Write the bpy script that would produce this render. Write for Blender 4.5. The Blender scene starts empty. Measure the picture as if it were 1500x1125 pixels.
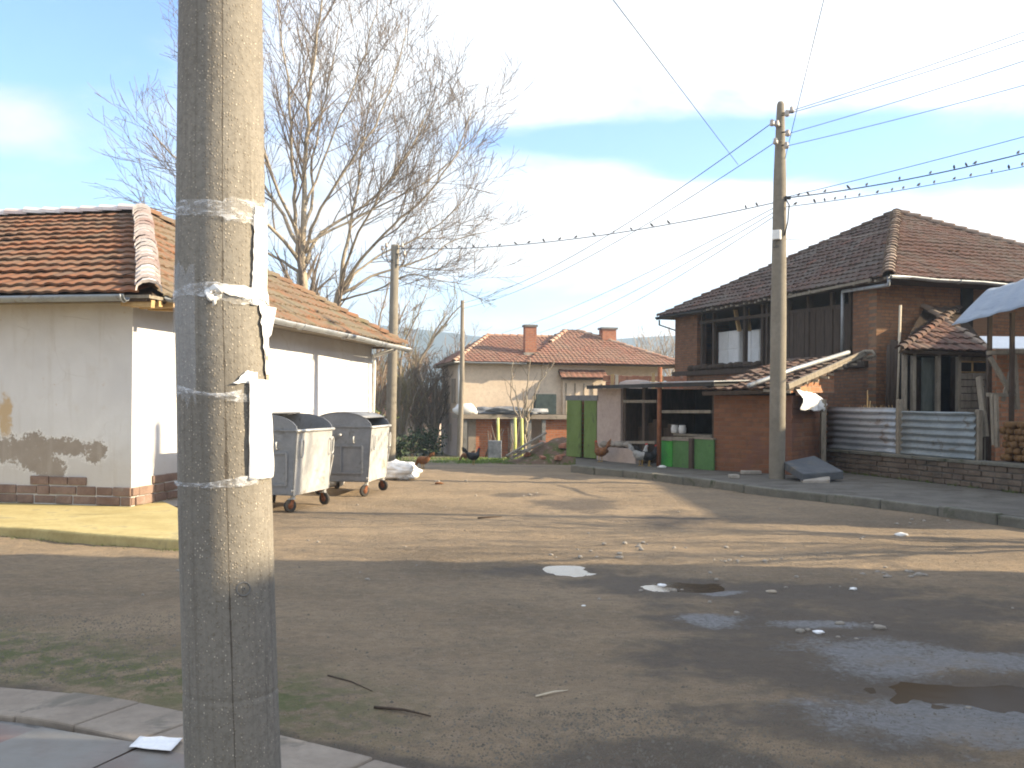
import bpy, math, random
from mathutils import Vector, Matrix, noise
V = Vector
R = math.radians
scene = bpy.context.scene
COL = scene.collection
rnd = random.Random(7)

# ---------------------------------------------------------------- camera
CAMZ, F, CX, HY, ROLL = 1.62, 1450.0, 750.0, 590.0, R(0.5)
RV = V((math.cos(ROLL), 0, math.sin(ROLL)))
UV_ = V((-math.sin(ROLL), 0, math.cos(ROLL)))
cam = bpy.data.cameras.new('camera')
camo = bpy.data.objects.new('camera', cam)
COL.objects.link(camo)
cam.sensor_width = 36.0
cam.lens = F / 1500.0 * 36.0
cam.shift_y = (HY - 562.5) / 1500.0
cam.clip_start, cam.clip_end = 0.05, 6000
mw = Matrix.Identity(4)
for i in range(3):
    mw[i][0], mw[i][1], mw[i][2] = RV[i], UV_[i], (0, -1, 0)[i]
mw[0][3], mw[1][3], mw[2][3] = 0, 0, CAMZ
camo.matrix_world = mw
scene.camera = camo

# ---------------------------------------------------------------- sun, sky, exposure
SUN = V((1.0, -0.06, 0.45)).normalized()
sl = bpy.data.lights.new('sun', 'SUN')
sl.energy, sl.angle, sl.color = 4.3, R(0.5), (1.0, 0.83, 0.58)
so = bpy.data.objects.new('sun', sl)
COL.objects.link(so)
so.rotation_euler = SUN.to_track_quat('Z', 'Y').to_euler()
scene.view_settings.view_transform = 'Standard'
scene.view_settings.look = 'None'
scene.view_settings.exposure = 1.72
scene.view_settings.gamma = 1.0
scene.cycles.filter_width = 1.9
scene.cycles.max_bounces = 6
scene.cycles.volume_bounces = 0
scene.cycles.transparent_max_bounces = 12


class NB:
    """small node helper"""
    def __init__(self, nt):
        self.nt = nt

    def n(self, typ, ins=None, out=0, **props):
        nd = self.nt.nodes.new(typ)
        for k, v in props.items():
            setattr(nd, k, v)
        for k, v in (ins or {}).items():
            s = nd.inputs[k]
            if isinstance(v, bpy.types.NodeSocket):
                self.nt.links.new(v, s)
            else:
                s.default_value = v
        return nd.outputs[out]

    def noise(self, scale, detail=4, rough=.55, vec=None, dist=0):
        ins = {'Scale': scale, 'Detail': detail, 'Roughness': rough, 'Distortion': dist}
        if vec is not None:
            ins['Vector'] = vec
        return self.n('ShaderNodeTexNoise', ins)

    def math(self, op, a, b=0.0, clamp=False):
        return self.n('ShaderNodeMath', {0: a, 1: b}, operation=op, use_clamp=clamp)

    def smooth(self, x, lo, hi, a=0.0, b=1.0):
        return self.n('ShaderNodeMapRange', {0: x, 1: lo, 2: hi, 3: a, 4: b}, interpolation_type='SMOOTHSTEP')

    def mix(self, fac, a, b, mode='MIX'):
        nd = self.nt.nodes.new('ShaderNodeMix')
        nd.data_type, nd.blend_type = 'RGBA', mode
        for idx, v in ((0, fac), (6, a), (7, b)):
            if isinstance(v, bpy.types.NodeSocket):
                self.nt.links.new(v, nd.inputs[idx])
            else:
                nd.inputs[idx].default_value = c4(v) if idx > 0 else v
        return nd.outputs[2]

    def ramp(self, fac, stops, interp='LINEAR'):
        nd = self.nt.nodes.new('ShaderNodeValToRGB')
        self.nt.links.new(fac, nd.inputs[0])
        el = nd.color_ramp.elements
        nd.color_ramp.interpolation = interp
        while len(el) < len(stops):
            el.new(0.5)
        for e, (p, c) in zip(el, stops):
            e.position, e.color = p, c4(c)
        return nd.outputs[0]

    def sep(self, vec):
        nd = self.nt.nodes.new('ShaderNodeSeparateXYZ')
        self.nt.links.new(vec, nd.inputs[0])
        return nd.outputs

    def comb(self, x, y, z):
        return self.n('ShaderNodeCombineXYZ', {0: x, 1: y, 2: z})

    def vmul(self, vec, s):
        return self.n('ShaderNodeVectorMath', {0: vec, 1: s}, operation='MULTIPLY')


def c4(c):
    if isinstance(c, (int, float)):
        return (c, c, c, 1)
    return (c[0], c[1], c[2], 1) if len(c) == 3 else tuple(c)


world = bpy.data.worlds.new('World')
scene.world = world
world.use_nodes = True
wt = world.node_tree
wt.nodes.clear()
w = NB(wt)
sky = w.n('ShaderNodeTexSky', sky_type='NISHITA', sun_disc=False, sun_elevation=math.asin(SUN.z),
          sun_rotation=math.atan2(SUN.x, SUN.y), air_density=1.0, dust_density=.5, ozone_density=3.0)
sky = w.mix(1.0, sky, (.82, .91, 1.06), 'MULTIPLY')
bg_sky = w.n('ShaderNodeBackground', {'Color': sky, 'Strength': 0.105})
dirv = w.n('ShaderNodeTexCoord', out=0)
dirv = w.n('ShaderNodeVectorMath', {0: dirv}, operation='NORMALIZE')
dx, dy, dz = w.sep(dirv)
den = w.math('ADD', w.math('MAXIMUM', dz, 0.0), 0.16)
cl = w.comb(w.math('DIVIDE', dx, den), w.math('DIVIDE', dy, den), 0.0)
cl = w.n('ShaderNodeVectorMath', {0: cl, 1: (3.1, 1.7, 0.4)}, operation='ADD')
n1 = w.noise(0.75, 7, .58, cl, .35)
n2 = w.noise(2.6, 6, .6, cl, .6)
fac = w.math('ADD', w.math('MULTIPLY', n1, .8), w.math('MULTIPLY', n2, .32))
az = w.math('ARCTAN2', dx, dy)
el = w.math('ARCSINE', dz)


def lobe(a0, e0, sa, se, amp):
    a = w.math('DIVIDE', w.math('SUBTRACT', az, a0), sa)
    e = w.math('DIVIDE', w.math('SUBTRACT', el, e0), se)
    d = w.math('ADD', w.math('MULTIPLY', a, a), w.math('MULTIPLY', e, e))
    return w.math('MULTIPLY', w.math('EXPONENT', w.math('MULTIPLY', d, -1.0)), amp)


for args in [(-.58, .18, .33, .26, -.36), (.10, .258, .15, .016, -.33), (.21, .232, .10, .014, -.27), (.44, .222, .17, .028, -.37), (.30, .262, .14, .012, -.20),
             (.03, .165, .26, .045, .22), (.33, .36, .3, .07, .22), (-.02, .10, .06, .03, -.12), (-.1, .05, .5, .04, .05),
             (-.475, .245, .05, .03, .30), (-.08, .36, .2, .05, .10), (.45, .15, .2, .03, .14), (-.35, .36, .12, .05, -.12)]:
    fac = w.math('ADD', fac, lobe(*args))
cfac = w.smooth(fac, .37, .66)
shade = w.noise(1.6, 5, .55, cl, .2)
sund = w.n('ShaderNodeVectorMath', {0: dirv, 1: tuple(SUN)}, out=1, operation='DOT_PRODUCT')
bright = w.smooth(sund, -.6, .9, .33, .60)
bright = w.math('MULTIPLY', bright, w.smooth(w.noise(2.1, 6, .6, cl, .4), .3, .7, .84, 1.12))
ccol = w.mix(w.smooth(shade, .35, .65), (.86, .92, 1.0), (.97, .985, 1.0))
bg_cl = w.n('ShaderNodeBackground', {'Color': ccol, 'Strength': bright})
mx = w.n('ShaderNodeMixShader', {0: cfac, 1: bg_sky, 2: bg_cl})
wo = wt.nodes.new('ShaderNodeOutputWorld')
wt.links.new(mx, wo.inputs[0])


# ---------------------------------------------------------------- where a photo pixel's ray meets the place
def ray(px, py):
    d = RV * ((px - CX) / F) + UV_ * ((HY - py) / F)
    return V((d.x, 1.0, d.z))


def P(px, py, Y):
    d = ray(px, py)
    return V((0, 0, CAMZ)) + d * Y


def G(px, py, z=0.0):
    d = ray(px, py)
    return V((0, 0, CAMZ)) + d * ((z - CAMZ) / d.z)


def H(px, py, p0, n):
    d = ray(px, py)
    c = V((0, 0, CAMZ))
    return c + d * ((V(p0) - c).dot(n) / d.dot(n))


# ---------------------------------------------------------------- mesh helpers
class MB:
    def __init__(self):
        self.v, self.f, self.s, self.uv = [], [], [], {}

    def add(self, vs, fs, smooth=False, uv=None):
        o = len(self.v)
        self.v.extend(V(p) for p in vs)
        for f in fs:
            if uv is not None:
                self.uv[len(self.f)] = uv
            self.f.append(tuple(i + o for i in f))
            self.s.append(smooth)
        return self

    def box(self, c, size, ax=None, top=1.0):
        """box centred at c, axes ax (3 vectors)"""
        a = ax or (V((1, 0, 0)), V((0, 1, 0)), V((0, 0, 1)))
        c = V(c)
        vs = []
        for sz in (-1, 1):
            k = top if sz > 0 else 1
            for sy in (-1, 1):
                for sx in (-1, 1):
                    vs.append(c + a[0] * (sx * size[0] / 2 * k) + a[1] * (sy * size[1] / 2 * k) + a[2] * (sz * size[2] / 2))
        return self.add(vs, [(0, 2, 3, 1), (4, 5, 7, 6), (0, 1, 5, 4), (2, 6, 7, 3), (0, 4, 6, 2), (1, 3, 7, 5)])

    def bar(self, p, q, wd, ht=None, up=(0, 0, 1)):
        p, q = V(p), V(q)
        d = q - p
        L = d.length
        d = d.normalized()
        s = d.cross(V(up))
        if s.length < 1e-4:
            s = d.cross(V((1, 0, 0)))
        s.normalize()
        t = s.cross(d).normalized()
        return self.box((p + q) / 2, (L, wd, ht or wd), (d, s, t))

    def prism(self, poly, ext):
        """closed prism: polygon extruded along ext"""
        ext = V(ext)
        n = len(poly)
        vs = [V(p) for p in poly] + [V(p) + ext for p in poly]
        nrm = V((0, 0, 0))
        for i in range(n):
            a, b = V(poly[i]), V(poly[(i + 1) % n])
            nrm += a.cross(b)
        flip = nrm.dot(ext) > 0
        fs = [tuple(range(n)), tuple(range(2 * n - 1, n - 1, -1))]
        fs += [(i, i + n, (i + 1) % n + n, (i + 1) % n) for i in range(n)]
        if flip:
            fs = [tuple(reversed(f)) for f in fs]
        return self.add(vs, fs)

    def tube(self, pts, rad, n=8, cap=True, smooth=True, sq=None):
        pts = [V(p) for p in pts]
        if isinstance(rad, (int, float)):
            rad = [rad] * len(pts)
        vs, fs = [], []
        prev = None
        for i, p in enumerate(pts):
            t = (pts[min(i + 1, len(pts) - 1)] - pts[max(i - 1, 0)])
            if t.length < 1e-9:
                t = V((0, 0, 1))
            t.normalize()
            if prev is None:
                a = t.cross(V((0, 0, 1)))
                if a.length < .05:
                    a = t.cross(V((1, 0, 0)))
            else:
                a = prev - t * prev.dot(t)
            a.normalize()
            prev = a
            b = t.cross(a)
            for k in range(n):
                th = 2 * math.pi * k / n
                r = rad[i]
                kx, ky = (sq[i] if sq else (1, 1))
                vs.append(p + a * (math.cos(th) * r * kx) + b * (math.sin(th) * r * ky))
        m = len(pts)
        for i in range(m - 1):
            for k in range(n):
                k2 = (k + 1) % n
                fs.append((i * n + k, i * n + k2, (i + 1) * n + k2, (i + 1) * n + k))
        if cap:
            fs.append(tuple(reversed(range(n))))
            fs.append(tuple((m - 1) * n + k for k in range(n)))
        return self.add(vs, fs, smooth)

    def blob(self, c, r, nu=10, nv=7, amp=.15, seed=0.0, sc=(1, 1, 1), freq=1.2, flat=None, amp2=0.0):
        c = V(c)
        vs, fs = [], []
        for j in range(nv + 1):
            th = math.pi * j / nv
            for i in range(nu):
                ph = 2 * math.pi * i / nu
                d = V((math.sin(th) * math.cos(ph), math.sin(th) * math.sin(ph), math.cos(th)))
                k = 1 + amp * noise.noise(d * freq + V((seed, seed * 1.7, seed * .3)))
                if amp2:
                    k += amp2 * (abs(noise.noise(d * freq * 2.3 + V((seed, 3, 1)))) - .2) + amp2 * .5 * noise.noise(d * freq * 6 + V((1, seed, 2)))
                q = V((d.x * sc[0], d.y * sc[1], d.z * sc[2])) * (r * k)
                if flat is not None and q.z < flat:
                    q.z = flat
                vs.append(c + q)
        for j in range(nv):
            for i in range(nu):
                i2 = (i + 1) % nu
                fs.append((j * nu + i, (j + 1) * nu + i, (j + 1) * nu + i2, j * nu + i2))
        return self.add(vs, fs, True)

    def build(self, name, mat, parent=None, bevel=0, seg=2, smooth=None):
        me = bpy.data.meshes.new(name)
        off = parent_world(parent)
        me.from_pydata([p - off for p in self.v], [], self.f)
        if self.uv:
            ul = me.uv_layers.new(name='UVMap')
            for pi, poly in enumerate(me.polygons):
                u = self.uv.get(pi)
                if u is None:
                    continue
                for li, lp in enumerate(poly.loop_indices):
                    ul.data[lp].uv = u if not isinstance(u[0], (tuple, list)) else u[li]
        sm = self.s if smooth is None else [smooth] * len(self.f)
        me.polygons.foreach_set('use_smooth', sm)
        if mat:
            me.materials.append(mat)
        me.update()
        o = bpy.data.objects.new(name, me)
        COL.objects.link(o)
        if parent:
            o.parent = parent
        if bevel:
            b = o.modifiers.new('bevel', 'BEVEL')
            b.width, b.segments, b.limit_method = bevel, seg, 'ANGLE'
        return o


def parent_world(p):
    off = V((0, 0, 0))
    while p:
        off = off + p.location
        p = p.parent
    return off


def tag(o, label=None, cat=None, group=None, kind=None):
    if label:
        o['label'] = label
    if cat:
        o['category'] = cat
    if group:
        o['group'] = group
    if kind:
        o['kind'] = kind
    return o


def thing(name, loc, label, cat, group=None):
    o = bpy.data.objects.new(name, None)
    o.empty_display_size = .2
    COL.objects.link(o)
    o.location = V(loc)
    return tag(o, label, cat, group)


def copy_tree(o, parent=None):
    c = o.copy()
    COL.objects.link(c)
    if parent:
        c.parent = parent
    for ch in [k for k in ALLKIDS.get(o.name, [])]:
        copy_tree(ch, c)
    return c


ALLKIDS = {}


def note_kids(o):
    ALLKIDS[o.name] = list(o.children)
    for c in o.children:
        note_kids(c)


def lerp(a, b, t):
    return a + (b - a) * t


def polyline(pts, n=4):
    """smooth a list of points (Catmull-Rom)"""
    pts = [V(p) for p in pts]
    out = []
    for i in range(len(pts) - 1):
        p0, p1, p2, p3 = pts[max(i - 1, 0)], pts[i], pts[i + 1], pts[min(i + 2, len(pts) - 1)]
        for k in range(n):
            t = k / n
            out.append(.5 * ((2 * p1) + (p2 - p0) * t + (2 * p0 - 5 * p1 + 4 * p2 - p3) * t * t + (3 * p1 - p0 - 3 * p2 + p3) * t ** 3))
    out.append(pts[-1])
    return out


# ---------------------------------------------------------------- materials
def mat(name):
    m = bpy.data.materials.new(name)
    m.use_nodes = True
    nt = m.node_tree
    nt.nodes.clear()
    b = NB(nt)
    out = nt.nodes.new('ShaderNodeOutputMaterial')
    bs = nt.nodes.new('ShaderNodeBsdfPrincipled')
    nt.links.new(bs.outputs[0], out.inputs[0])
    return m, b, bs


def setc(b, bs, col=None, rough=None, height=None, bump=.3, dist=.01, metal=None, spec=None):
    def put(k, v):
        if isinstance(v, bpy.types.NodeSocket):
            b.nt.links.new(v, bs.inputs[k])
        else:
            bs.inputs[k].default_value = c4(v) if k == 'Base Color' else v
    if col is not None:
        put('Base Color', col)
    if rough is not None:
        put('Roughness', rough)
    if metal is not None:
        put('Metallic', metal)
    if spec is not None:
        put('Specular IOR Level', spec)
    if height is not None:
        bp = b.n('ShaderNodeBump', {'Strength': bump, 'Distance': dist, 'Height': height})
        b.nt.links.new(bp, bs.inputs['Normal'])


def basic(name, c1, c2, scale=3.0, rough=.85, bump=.25, bs_scale=40, dist=.01, metal=0.0, spots=None, spot_scale=9, spec=.3, stretch=None):
    m, b, bs = mat(name)
    co = b.n('ShaderNodeTexCoord', out=3)
    if stretch:
        co = b.vmul(co, stretch)
    f = b.noise(scale, 6, .62, co, .2)
    col = b.mix(b.smooth(f, .3, .7), c1, c2)
    fine = b.noise(scale * 9, 4, .7, co)
    col = b.mix(b.smooth(fine, .35, .75, 0, .35), col, tuple(x * .62 for x in c1[:3]))
    if spots:
        sp = b.noise(spot_scale, 5, .65, co, .5)
        col = b.mix(b.smooth(sp, .56, .68, 0, .85), col, spots)
    h = b.noise(bs_scale, 5, .65, co)
    setc(b, bs, col, rough, h, bump, dist, metal, spec)
    return m


def brick_mat(name, c1, c2, mortar, scale=1.0, bw=.25, bh=.08, vec_rot=0.0, dirt=(.12, .1, .08), msize=.012, bump=.6, worn=None):
    m, b, bs = mat(name)
    co = b.n('ShaderNodeTexCoord', out=3)
    x, y, z = b.sep(co)
    s, c = math.sin(vec_rot), math.cos(vec_rot)
    along = b.math('ADD', b.math('MULTIPLY', x, c), b.math('MULTIPLY', y, s))
    wob = b.math('MULTIPLY', b.math('SUBTRACT', b.noise(3.0, 3, .5, co), .5), .03)
    vec = b.comb(along, b.math('ADD', z, wob), 0.0)
    nd = b.nt.nodes.new('ShaderNodeTexBrick')
    b.nt.links.new(vec, nd.inputs['Vector'])
    nd.inputs['Scale'].default_value = scale
    nd.inputs['Mortar Size'].default_value = msize
    nd.inputs['Mortar Smooth'].default_value = .3
    nd.inputs['Brick Width'].default_value = bw
    nd.inputs['Row Height'].default_value = bh
    nd.inputs['Color1'].default_value = c4(c1)
    nd.inputs['Color2'].default_value = c4(c2)
    nd.inputs['Mortar'].default_value = c4(mortar)
    nz = b.noise(6, 6, .65, co, .4)
    col = b.mix(b.smooth(nz, .45, .75, 0, .75), nd.outputs[0], dirt)
    nf = b.noise(55, 4, .7, co)
    col = b.mix(b.smooth(nf, .4, .75, 0, .4), col, tuple(k * .55 for k in c1[:3]))
    if worn:
        nw = b.noise(1.1, 5, .6, co, .6)
        col = b.mix(b.smooth(nw, .52, .6, 0, .9), col, worn)
    hh = b.math('ADD', b.math('MULTIPLY', nd.outputs[1], -1.0), b.math('MULTIPLY', nf, .5))
    setc(b, bs, col, .92, hh, bump, .012, 0, .2)
    return m


def tile_mat(name, stops, lichen, lich_amt=.5, moss=None):
    """roof tiles: every tile carries its own random uv"""
    m, b, bs = mat(name)
    uv = b.n('ShaderNodeUVMap', uv_map='UVMap')
    wn = b.n('ShaderNodeTexWhiteNoise', {'Vector': uv}, noise_dimensions='2D')
    co = b.n('ShaderNodeTexCoord', out=3)
    col = b.ramp(wn, stops)
    big = b.noise(.9, 5, .65, co, .5)
    col = b.mix(b.smooth(big, .4, .68, 0, lich_amt), col, lichen)
    fi = b.noise(14, 6, .75, co, .3)
    col = b.mix(b.smooth(fi, .48, .68, 0, .7), col, lichen)
    if moss:
        mo = b.noise(3.3, 6, .7, co, .6)
        col = b.mix(b.smooth(mo, .55, .68, 0, .85), col, moss)
    ff = b.noise(60, 4, .7, co)
    col = b.mix(b.smooth(ff, .4, .8, 0, .35), col, (.05, .035, .03))
    setc(b, bs, col, .9, ff, .4, .006, 0, .2)
    return m


M = {}
M['wood_dark'] = basic('wood_dark', (.055, .038, .026), (.09, .062, .045), 3, .85, .5, 60, .006, stretch=(6, 6, 1))
M['wood_grey'] = basic('wood_grey', (.20, .17, .13), (.30, .26, .20), 2.5, .85, .5, 50, .006, stretch=(5, 5, 1), spots=(.1, .08, .06))
M['wood_warm'] = basic('wood_warm', (.42, .27, .12), (.52, .36, .17), 3, .8, .4, 50, .005, stretch=(5, 5, 1))
M['wood_pale'] = basic('wood_pale', (.5, .42, .3), (.6, .52, .4), 3, .8, .4, 50, .005)
M['rust'] = basic('rust', (.20, .075, .035), (.28, .12, .06), 6, .85, .4, 50, .004, .2, (.09, .05, .04))
M['zinc'] = basic('zinc', (.44, .445, .44), (.56, .56, .54), 1.6, .55, .3, 7, .012, .35, (.30, .26, .21), 3)
M['gutter'] = basic('gutter', (.30, .32, .34), (.42, .44, .45), 3, .5, .15, 20, .003, .4, (.22, .18, .14), 5)
M['steel_dark'] = basic('steel_dark', (.035, .035, .035), (.06, .055, .05), 6, .6, .2, 30, .003, .4)
M['white_plastic'] = basic('white_plastic', (.72, .72, .70), (.80, .80, .78), 3, .45, .05, 20, .002)
M['cable'] = basic('cable', (.03, .035, .045), (.045, .05, .06), 8, .6, .1, 30, .002)
M['porcelain'] = basic('porcelain', (.35, .30, .26), (.5, .46, .42), 9, .25, .05, 20, .002)
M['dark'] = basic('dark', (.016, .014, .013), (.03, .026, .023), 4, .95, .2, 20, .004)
M['rubber'] = basic('rubber', (.035, .033, .03), (.07, .06, .05), 10, .85, .2, 40, .003)
M['green_paint'] = basic('green_paint', (.125, .18, .045), (.16, .225, .065), 2.2, .75, .25, 30, .004, 0, (.075, .095, .04), 5, stretch=(1, 1, .4))
M['green_bright'] = basic('green_bright', (.04, .25, .035), (.06, .30, .05), 3, .55, .15, 30, .003, 0, (.05, .16, .04), 6)
M['green_dull'] = basic('green_dull', (.065, .15, .045), (.085, .19, .06), 3, .65, .15, 30, .003, 0, (.06, .1, .05), 6)
M['yellow_paint'] = basic('yellow_paint', (.55, .58, .16), (.65, .66, .26), 5, .7, .15, 30, .003)
M['concrete'] = basic('concrete', (.235, .195, .155), (.31, .262, .21), 1.8, .92, .6, 45, .008, 0, (.14, .125, .10), 2.5)
M['gravel'] = basic('gravel', (.12, .105, .085), (.19, .17, .14), 9, .93, .4, 35, .004)
M['slab_dark'] = basic('slab_dark', (.07, .076, .085), (.11, .115, .12), 2.2, .92, .6, 30, .01, 0, (.13, .12, .10), 3)
M['concrete_dark'] = basic('concrete_dark', (.15, .15, .145), (.21, .205, .195), 2.2, .92, .5, 45, .008, 0, (.10, .095, .085), 3)
M['pole_concrete'] = basic('pole_concrete', (.185, .163, .128), (.25, .223, .178), 1.3, .93, .5, 70, .006, 0, (.22, .19, .15), 2.2)
M['stone'] = basic('stone', (.27, .24, .20), (.40, .36, .31), 4, .93, .6, 35, .008)
M['soil'] = basic('soil', (.11, .085, .055), (.17, .13, .085), 3, .95, .7, 25, .02)
M['cloth_white'] = basic('cloth_white', (.72, .71, .68), (.80, .79, .77), 4, .9, .2, 60, .004)
M['paper'] = basic('paper', (.80, .80, .80), (.84, .84, .84), 3, .8, .05, 30, .001)
M['twig'] = basic('twig', (.155, .125, .10), (.235, .19, .15), 4, .9, .2, 40, .003)
M['bark_pale'] = basic('bark_pale', (.28, .23, .17), (.40, .345, .26), 2.4, .9, .4, 18, .01, 0, (.11, .09, .065), 3.2)
M['bark_grey'] = basic('bark_grey', (.22, .18, .14), (.32, .27, .21), 4, .92, .6, 20, .01)
M['hill'] = basic('hill', (.02, .032, .03), (.04, .05, .045), .01, 1.0, 0, 1, .01, 0, (.055, .05, .045), .02, 0.0)
M['yellow_slab'] = basic('yellow_slab', (.36, .29, .125), (.47, .39, .185), 2.2, .95, .7, 45, .008, 0, (.27, .235, .13), 2.2)
# ================================================================ the ground
def nz(x, y, z=0.0):
    return noise.noise(V((x, y, z)))


PUDDLES = [  # x, y, rx, ry, depth, water share
    (*G(826, 831).xy, .21, .26, .045, 1.0), (*G(1012, 860).xy, .30, .20, .05, .9), (*G(1450, 1014).xy, .50, .25, .06, .9),
    (*G(965, 860).xy, .10, .10, .03, .8)]
CRUST = [(*G(1045, 908).xy, .32, .26), (*G(1290, 960).xy, .55, .55), (*G(1400, 1050).xy, .9, .5), (*G(1200, 915).xy, .5, .16), (*G(1380, 965).xy, .7, .3),
         (*G(1060, 868).xy, .25, .16), (*G(985, 862).xy, .22, .12), (*G(1490, 970).xy, .5, .3)]
WET = [(*G(1250, 930).xy, 1.5, 1.3), (*G(1130, 970).xy, 1.1, .7), (*G(1230, 1060).xy, 1.1, .5), (*G(960, 1095).xy, .55, .22), (*G(1010, 865).xy, .9, .6), (*G(800, 835).xy, .9, .35), (*G(1420, 1010).xy, 1.5, .9), (*G(960, 852).xy, 1.2, .4),
       (*G(1060, 915).xy, .7, .45), (*G(1180, 870).xy, 1.6, .7), (*G(1000, 1120).xy, .8, .35), (*G(1300, 890).xy, 2.2, .7), (*G(850, 740).xy, 1.0, 1.2), (*G(1000, 760).xy, .8, 1.0), (*G(760, 725).xy, .6, .5)]


def base_h(x, y):
    if y < 22:
        h = 0.0
    elif y < 50:
        t = y - 22
        h = -.038 * t * min(1.0, .35 + t / 9)
    else:
        h = -1.064 - .012 * (y - 50)
    return h


def pd(x, y, p):
    return math.hypot((x - p[0]) / p[2], (y - p[1]) / p[3]) + .35 * nz(x * 3.2, y * 3.2, 4) + .15 * nz(x * 9, y * 9, 2)


def hgt(x, y):
    h = base_h(x, y)
    if -14 < x < 14 and 1 < y < 45:
        h += .022 * nz(x * .7, y * .7) + .014 * nz(x * 2.6, y * 2.6, 5) + .009 * nz(x * 7, y * 7, 9)
        if y < 12:
            for p in PUDDLES:
                if abs(x - p[0]) < 3 * p[2] and abs(y - p[1]) < 3 * p[3]:
                    d = pd(x, y, p)
                    h -= p[4] * math.exp(-max(d, 0) ** 2)
    return h


def axis(dense, outer, start):
    """dense: list of (a, b, step); outer: geometric growth both sides"""
    vals = []
    for a, b, s in dense:
        k = max(1, round((b - a) / s))
        vals += [a + (b - a) * i / k for i in range(k)]
    vals.append(dense[-1][1])
    lo, hi = [], []
    for lst, x0, sg in ((lo, vals[0], -1), (hi, vals[-1], 1)):
        s, x = start, x0
        while abs(x) < outer:
            x += sg * s
            s *= 1.35
            lst.append(x)
    return lo[::-1] + vals + hi


xs = axis([(-9, -4.5, .16), (-4.5, 5.2, .065), (5.2, 11, .16)], 2600, .3)
ys = axis([(1.5, 3.2, .12), (3.2, 11.2, .065), (11.2, 30, .14), (30, 44, .4)], 2600, .6)
gm = bpy.data.meshes.new('ground')
gv, wet, crust, moss = [], [], [], []
for y in ys:
    for x in xs:
        z = hgt(x, y)
        gv.append((x, y, z))
        wv = cv = mv = 0.0
        if -8 < x < 9 and 2 < y < 30:
            for p in WET:
                d = math.hypot((x - p[0]) / p[2], (y - p[1]) / p[3]) + .5 * nz(x * 1.3, y * 1.3, 3) + .2 * nz(x * 5, y * 5, 7)
                wv = max(wv, math.exp(-max(d, 0) ** 2 * 1.2))
            for p in CRUST:
                d = pd(x, y, (p[0], p[1], p[2], p[3]))
                cv = max(cv, math.exp(-max(d, 0) ** 3))
            # mossy verge along the near pavement
            if x < .5:
                ke = 5.55 + (x + 2.75) * -.48
                mv = math.exp(-((y - ke - .55) / .55) ** 2) * min(1, max(0, (-.3 - x) / .9))
                wv = max(wv, .85 * math.exp(-((y - ke + .02 + .10 * nz(x * 3, 1, 5)) / .13) ** 2))  # darker band along the kerb edge, through the wet mask
        elif y > 31:
            mv = min(1, (y - 31) / 3)
        wet.append(wv)
        crust.append(cv)
        moss.append(mv)
nx = len(xs)
gf = [(j * nx + i, j * nx + i + 1, (j + 1) * nx + i + 1, (j + 1) * nx + i) for j in range(len(ys) - 1) for i in range(nx - 1)]
gm.from_pydata(gv, [], gf)
for nm, arr in (('wet', wet), ('crust', crust), ('moss', moss)):
    at = gm.attributes.new(nm, 'FLOAT', 'POINT')
    at.data.foreach_set('value', arr)
gm.polygons.foreach_set('use_smooth', [True] * len(gf))
m, b, bs = mat('dirt_road')
co = b.n('ShaderNodeTexCoord', out=3)
aw = b.n('ShaderNodeAttribute', attribute_name='wet', out=2)
ac = b.n('ShaderNodeAttribute', attribute_name='crust', out=2)
am = b.n('ShaderNodeAttribute', attribute_name='moss', out=2)
st = b.vmul(co, (.55, 1.0, 1.0))
n_a = b.noise(.55, 6, .6, st, .5)
n_b = b.noise(3.1, 8, .72, b.vmul(co, (.85, 1, 1)), .3)
n_m = b.noise(10.5, 6, .72, co, .3)
n_c = b.noise(26, 5, .7, co, .2)
n_d = b.noise(110, 3, .7, co)
col = b.ramp(n_a, [(.30, (.155, .115, .072)), (.43, (.23, .170, .107)), (.57, (.30, .222, .139)), (.70, (.35, .263, .168))])
col = b.mix(b.smooth(n_b, .42, .66, 0, .6), col, (.182, .145, .098))
col = b.mix(b.smooth(n_m, .50, .64, 0, .5), col, (.165, .13, .096))
col = b.mix(b.smooth(n_m, .50, .36, 0, .35), col, (.36, .28, .20))
col = b.mix(b.smooth(n_c, .48, .64, 0, .55), col, (.27, .205, .14))
col = b.mix(b.smooth(n_d, .5, .72, 0, .65), col, (.055, .045, .036))
vo = b.n('ShaderNodeTexVoronoi', {'Scale': 42.0, 'Vector': co}, feature='F1')
peb = b.smooth(vo, .14, .22, 1, 0)
pmask = b.smooth(b.noise(2.2, 4, .6, co), .5, .62)
col = b.mix(b.math('MULTIPLY', b.math('MULTIPLY', peb, pmask), .7), col, (.33, .295, .25))
ms = b.math('MULTIPLY', am, b.smooth(b.noise(5.5, 6, .7, co, .4), .40, .58))
col = b.mix(b.math('MULTIPLY', ms, .85), col, b.mix(n_c, (.055, .075, .02), (.13, .15, .055)))
wn = b.smooth(b.math('ADD', aw, b.math('MULTIPLY', b.math('SUBTRACT', n_b, .5), 1.3)), .22, .80)
col = b.mix(b.math('MULTIPLY', wn, .68), col, (.056, .046, .036))
cn = b.smooth(b.math('ADD', b.math('ADD', ac, b.math('MULTIPLY', b.math('SUBTRACT', n_b, .5), 1.5)), b.math('MULTIPLY', b.math('SUBTRACT', n_c, .5), 1.1)), .30, .95)
col = b.mix(b.math('MULTIPLY', cn, .72), col, b.mix(n_c, (.14, .142, .145), (.27, .27, .27)))
rough = b.math('SUBTRACT', .95, b.math('MULTIPLY', wn, .22))
rough = b.math('SUBTRACT', rough, b.math('MULTIPLY', b.math('MULTIPLY', cn, b.smooth(n_c, .3, .6)), .30))
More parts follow.
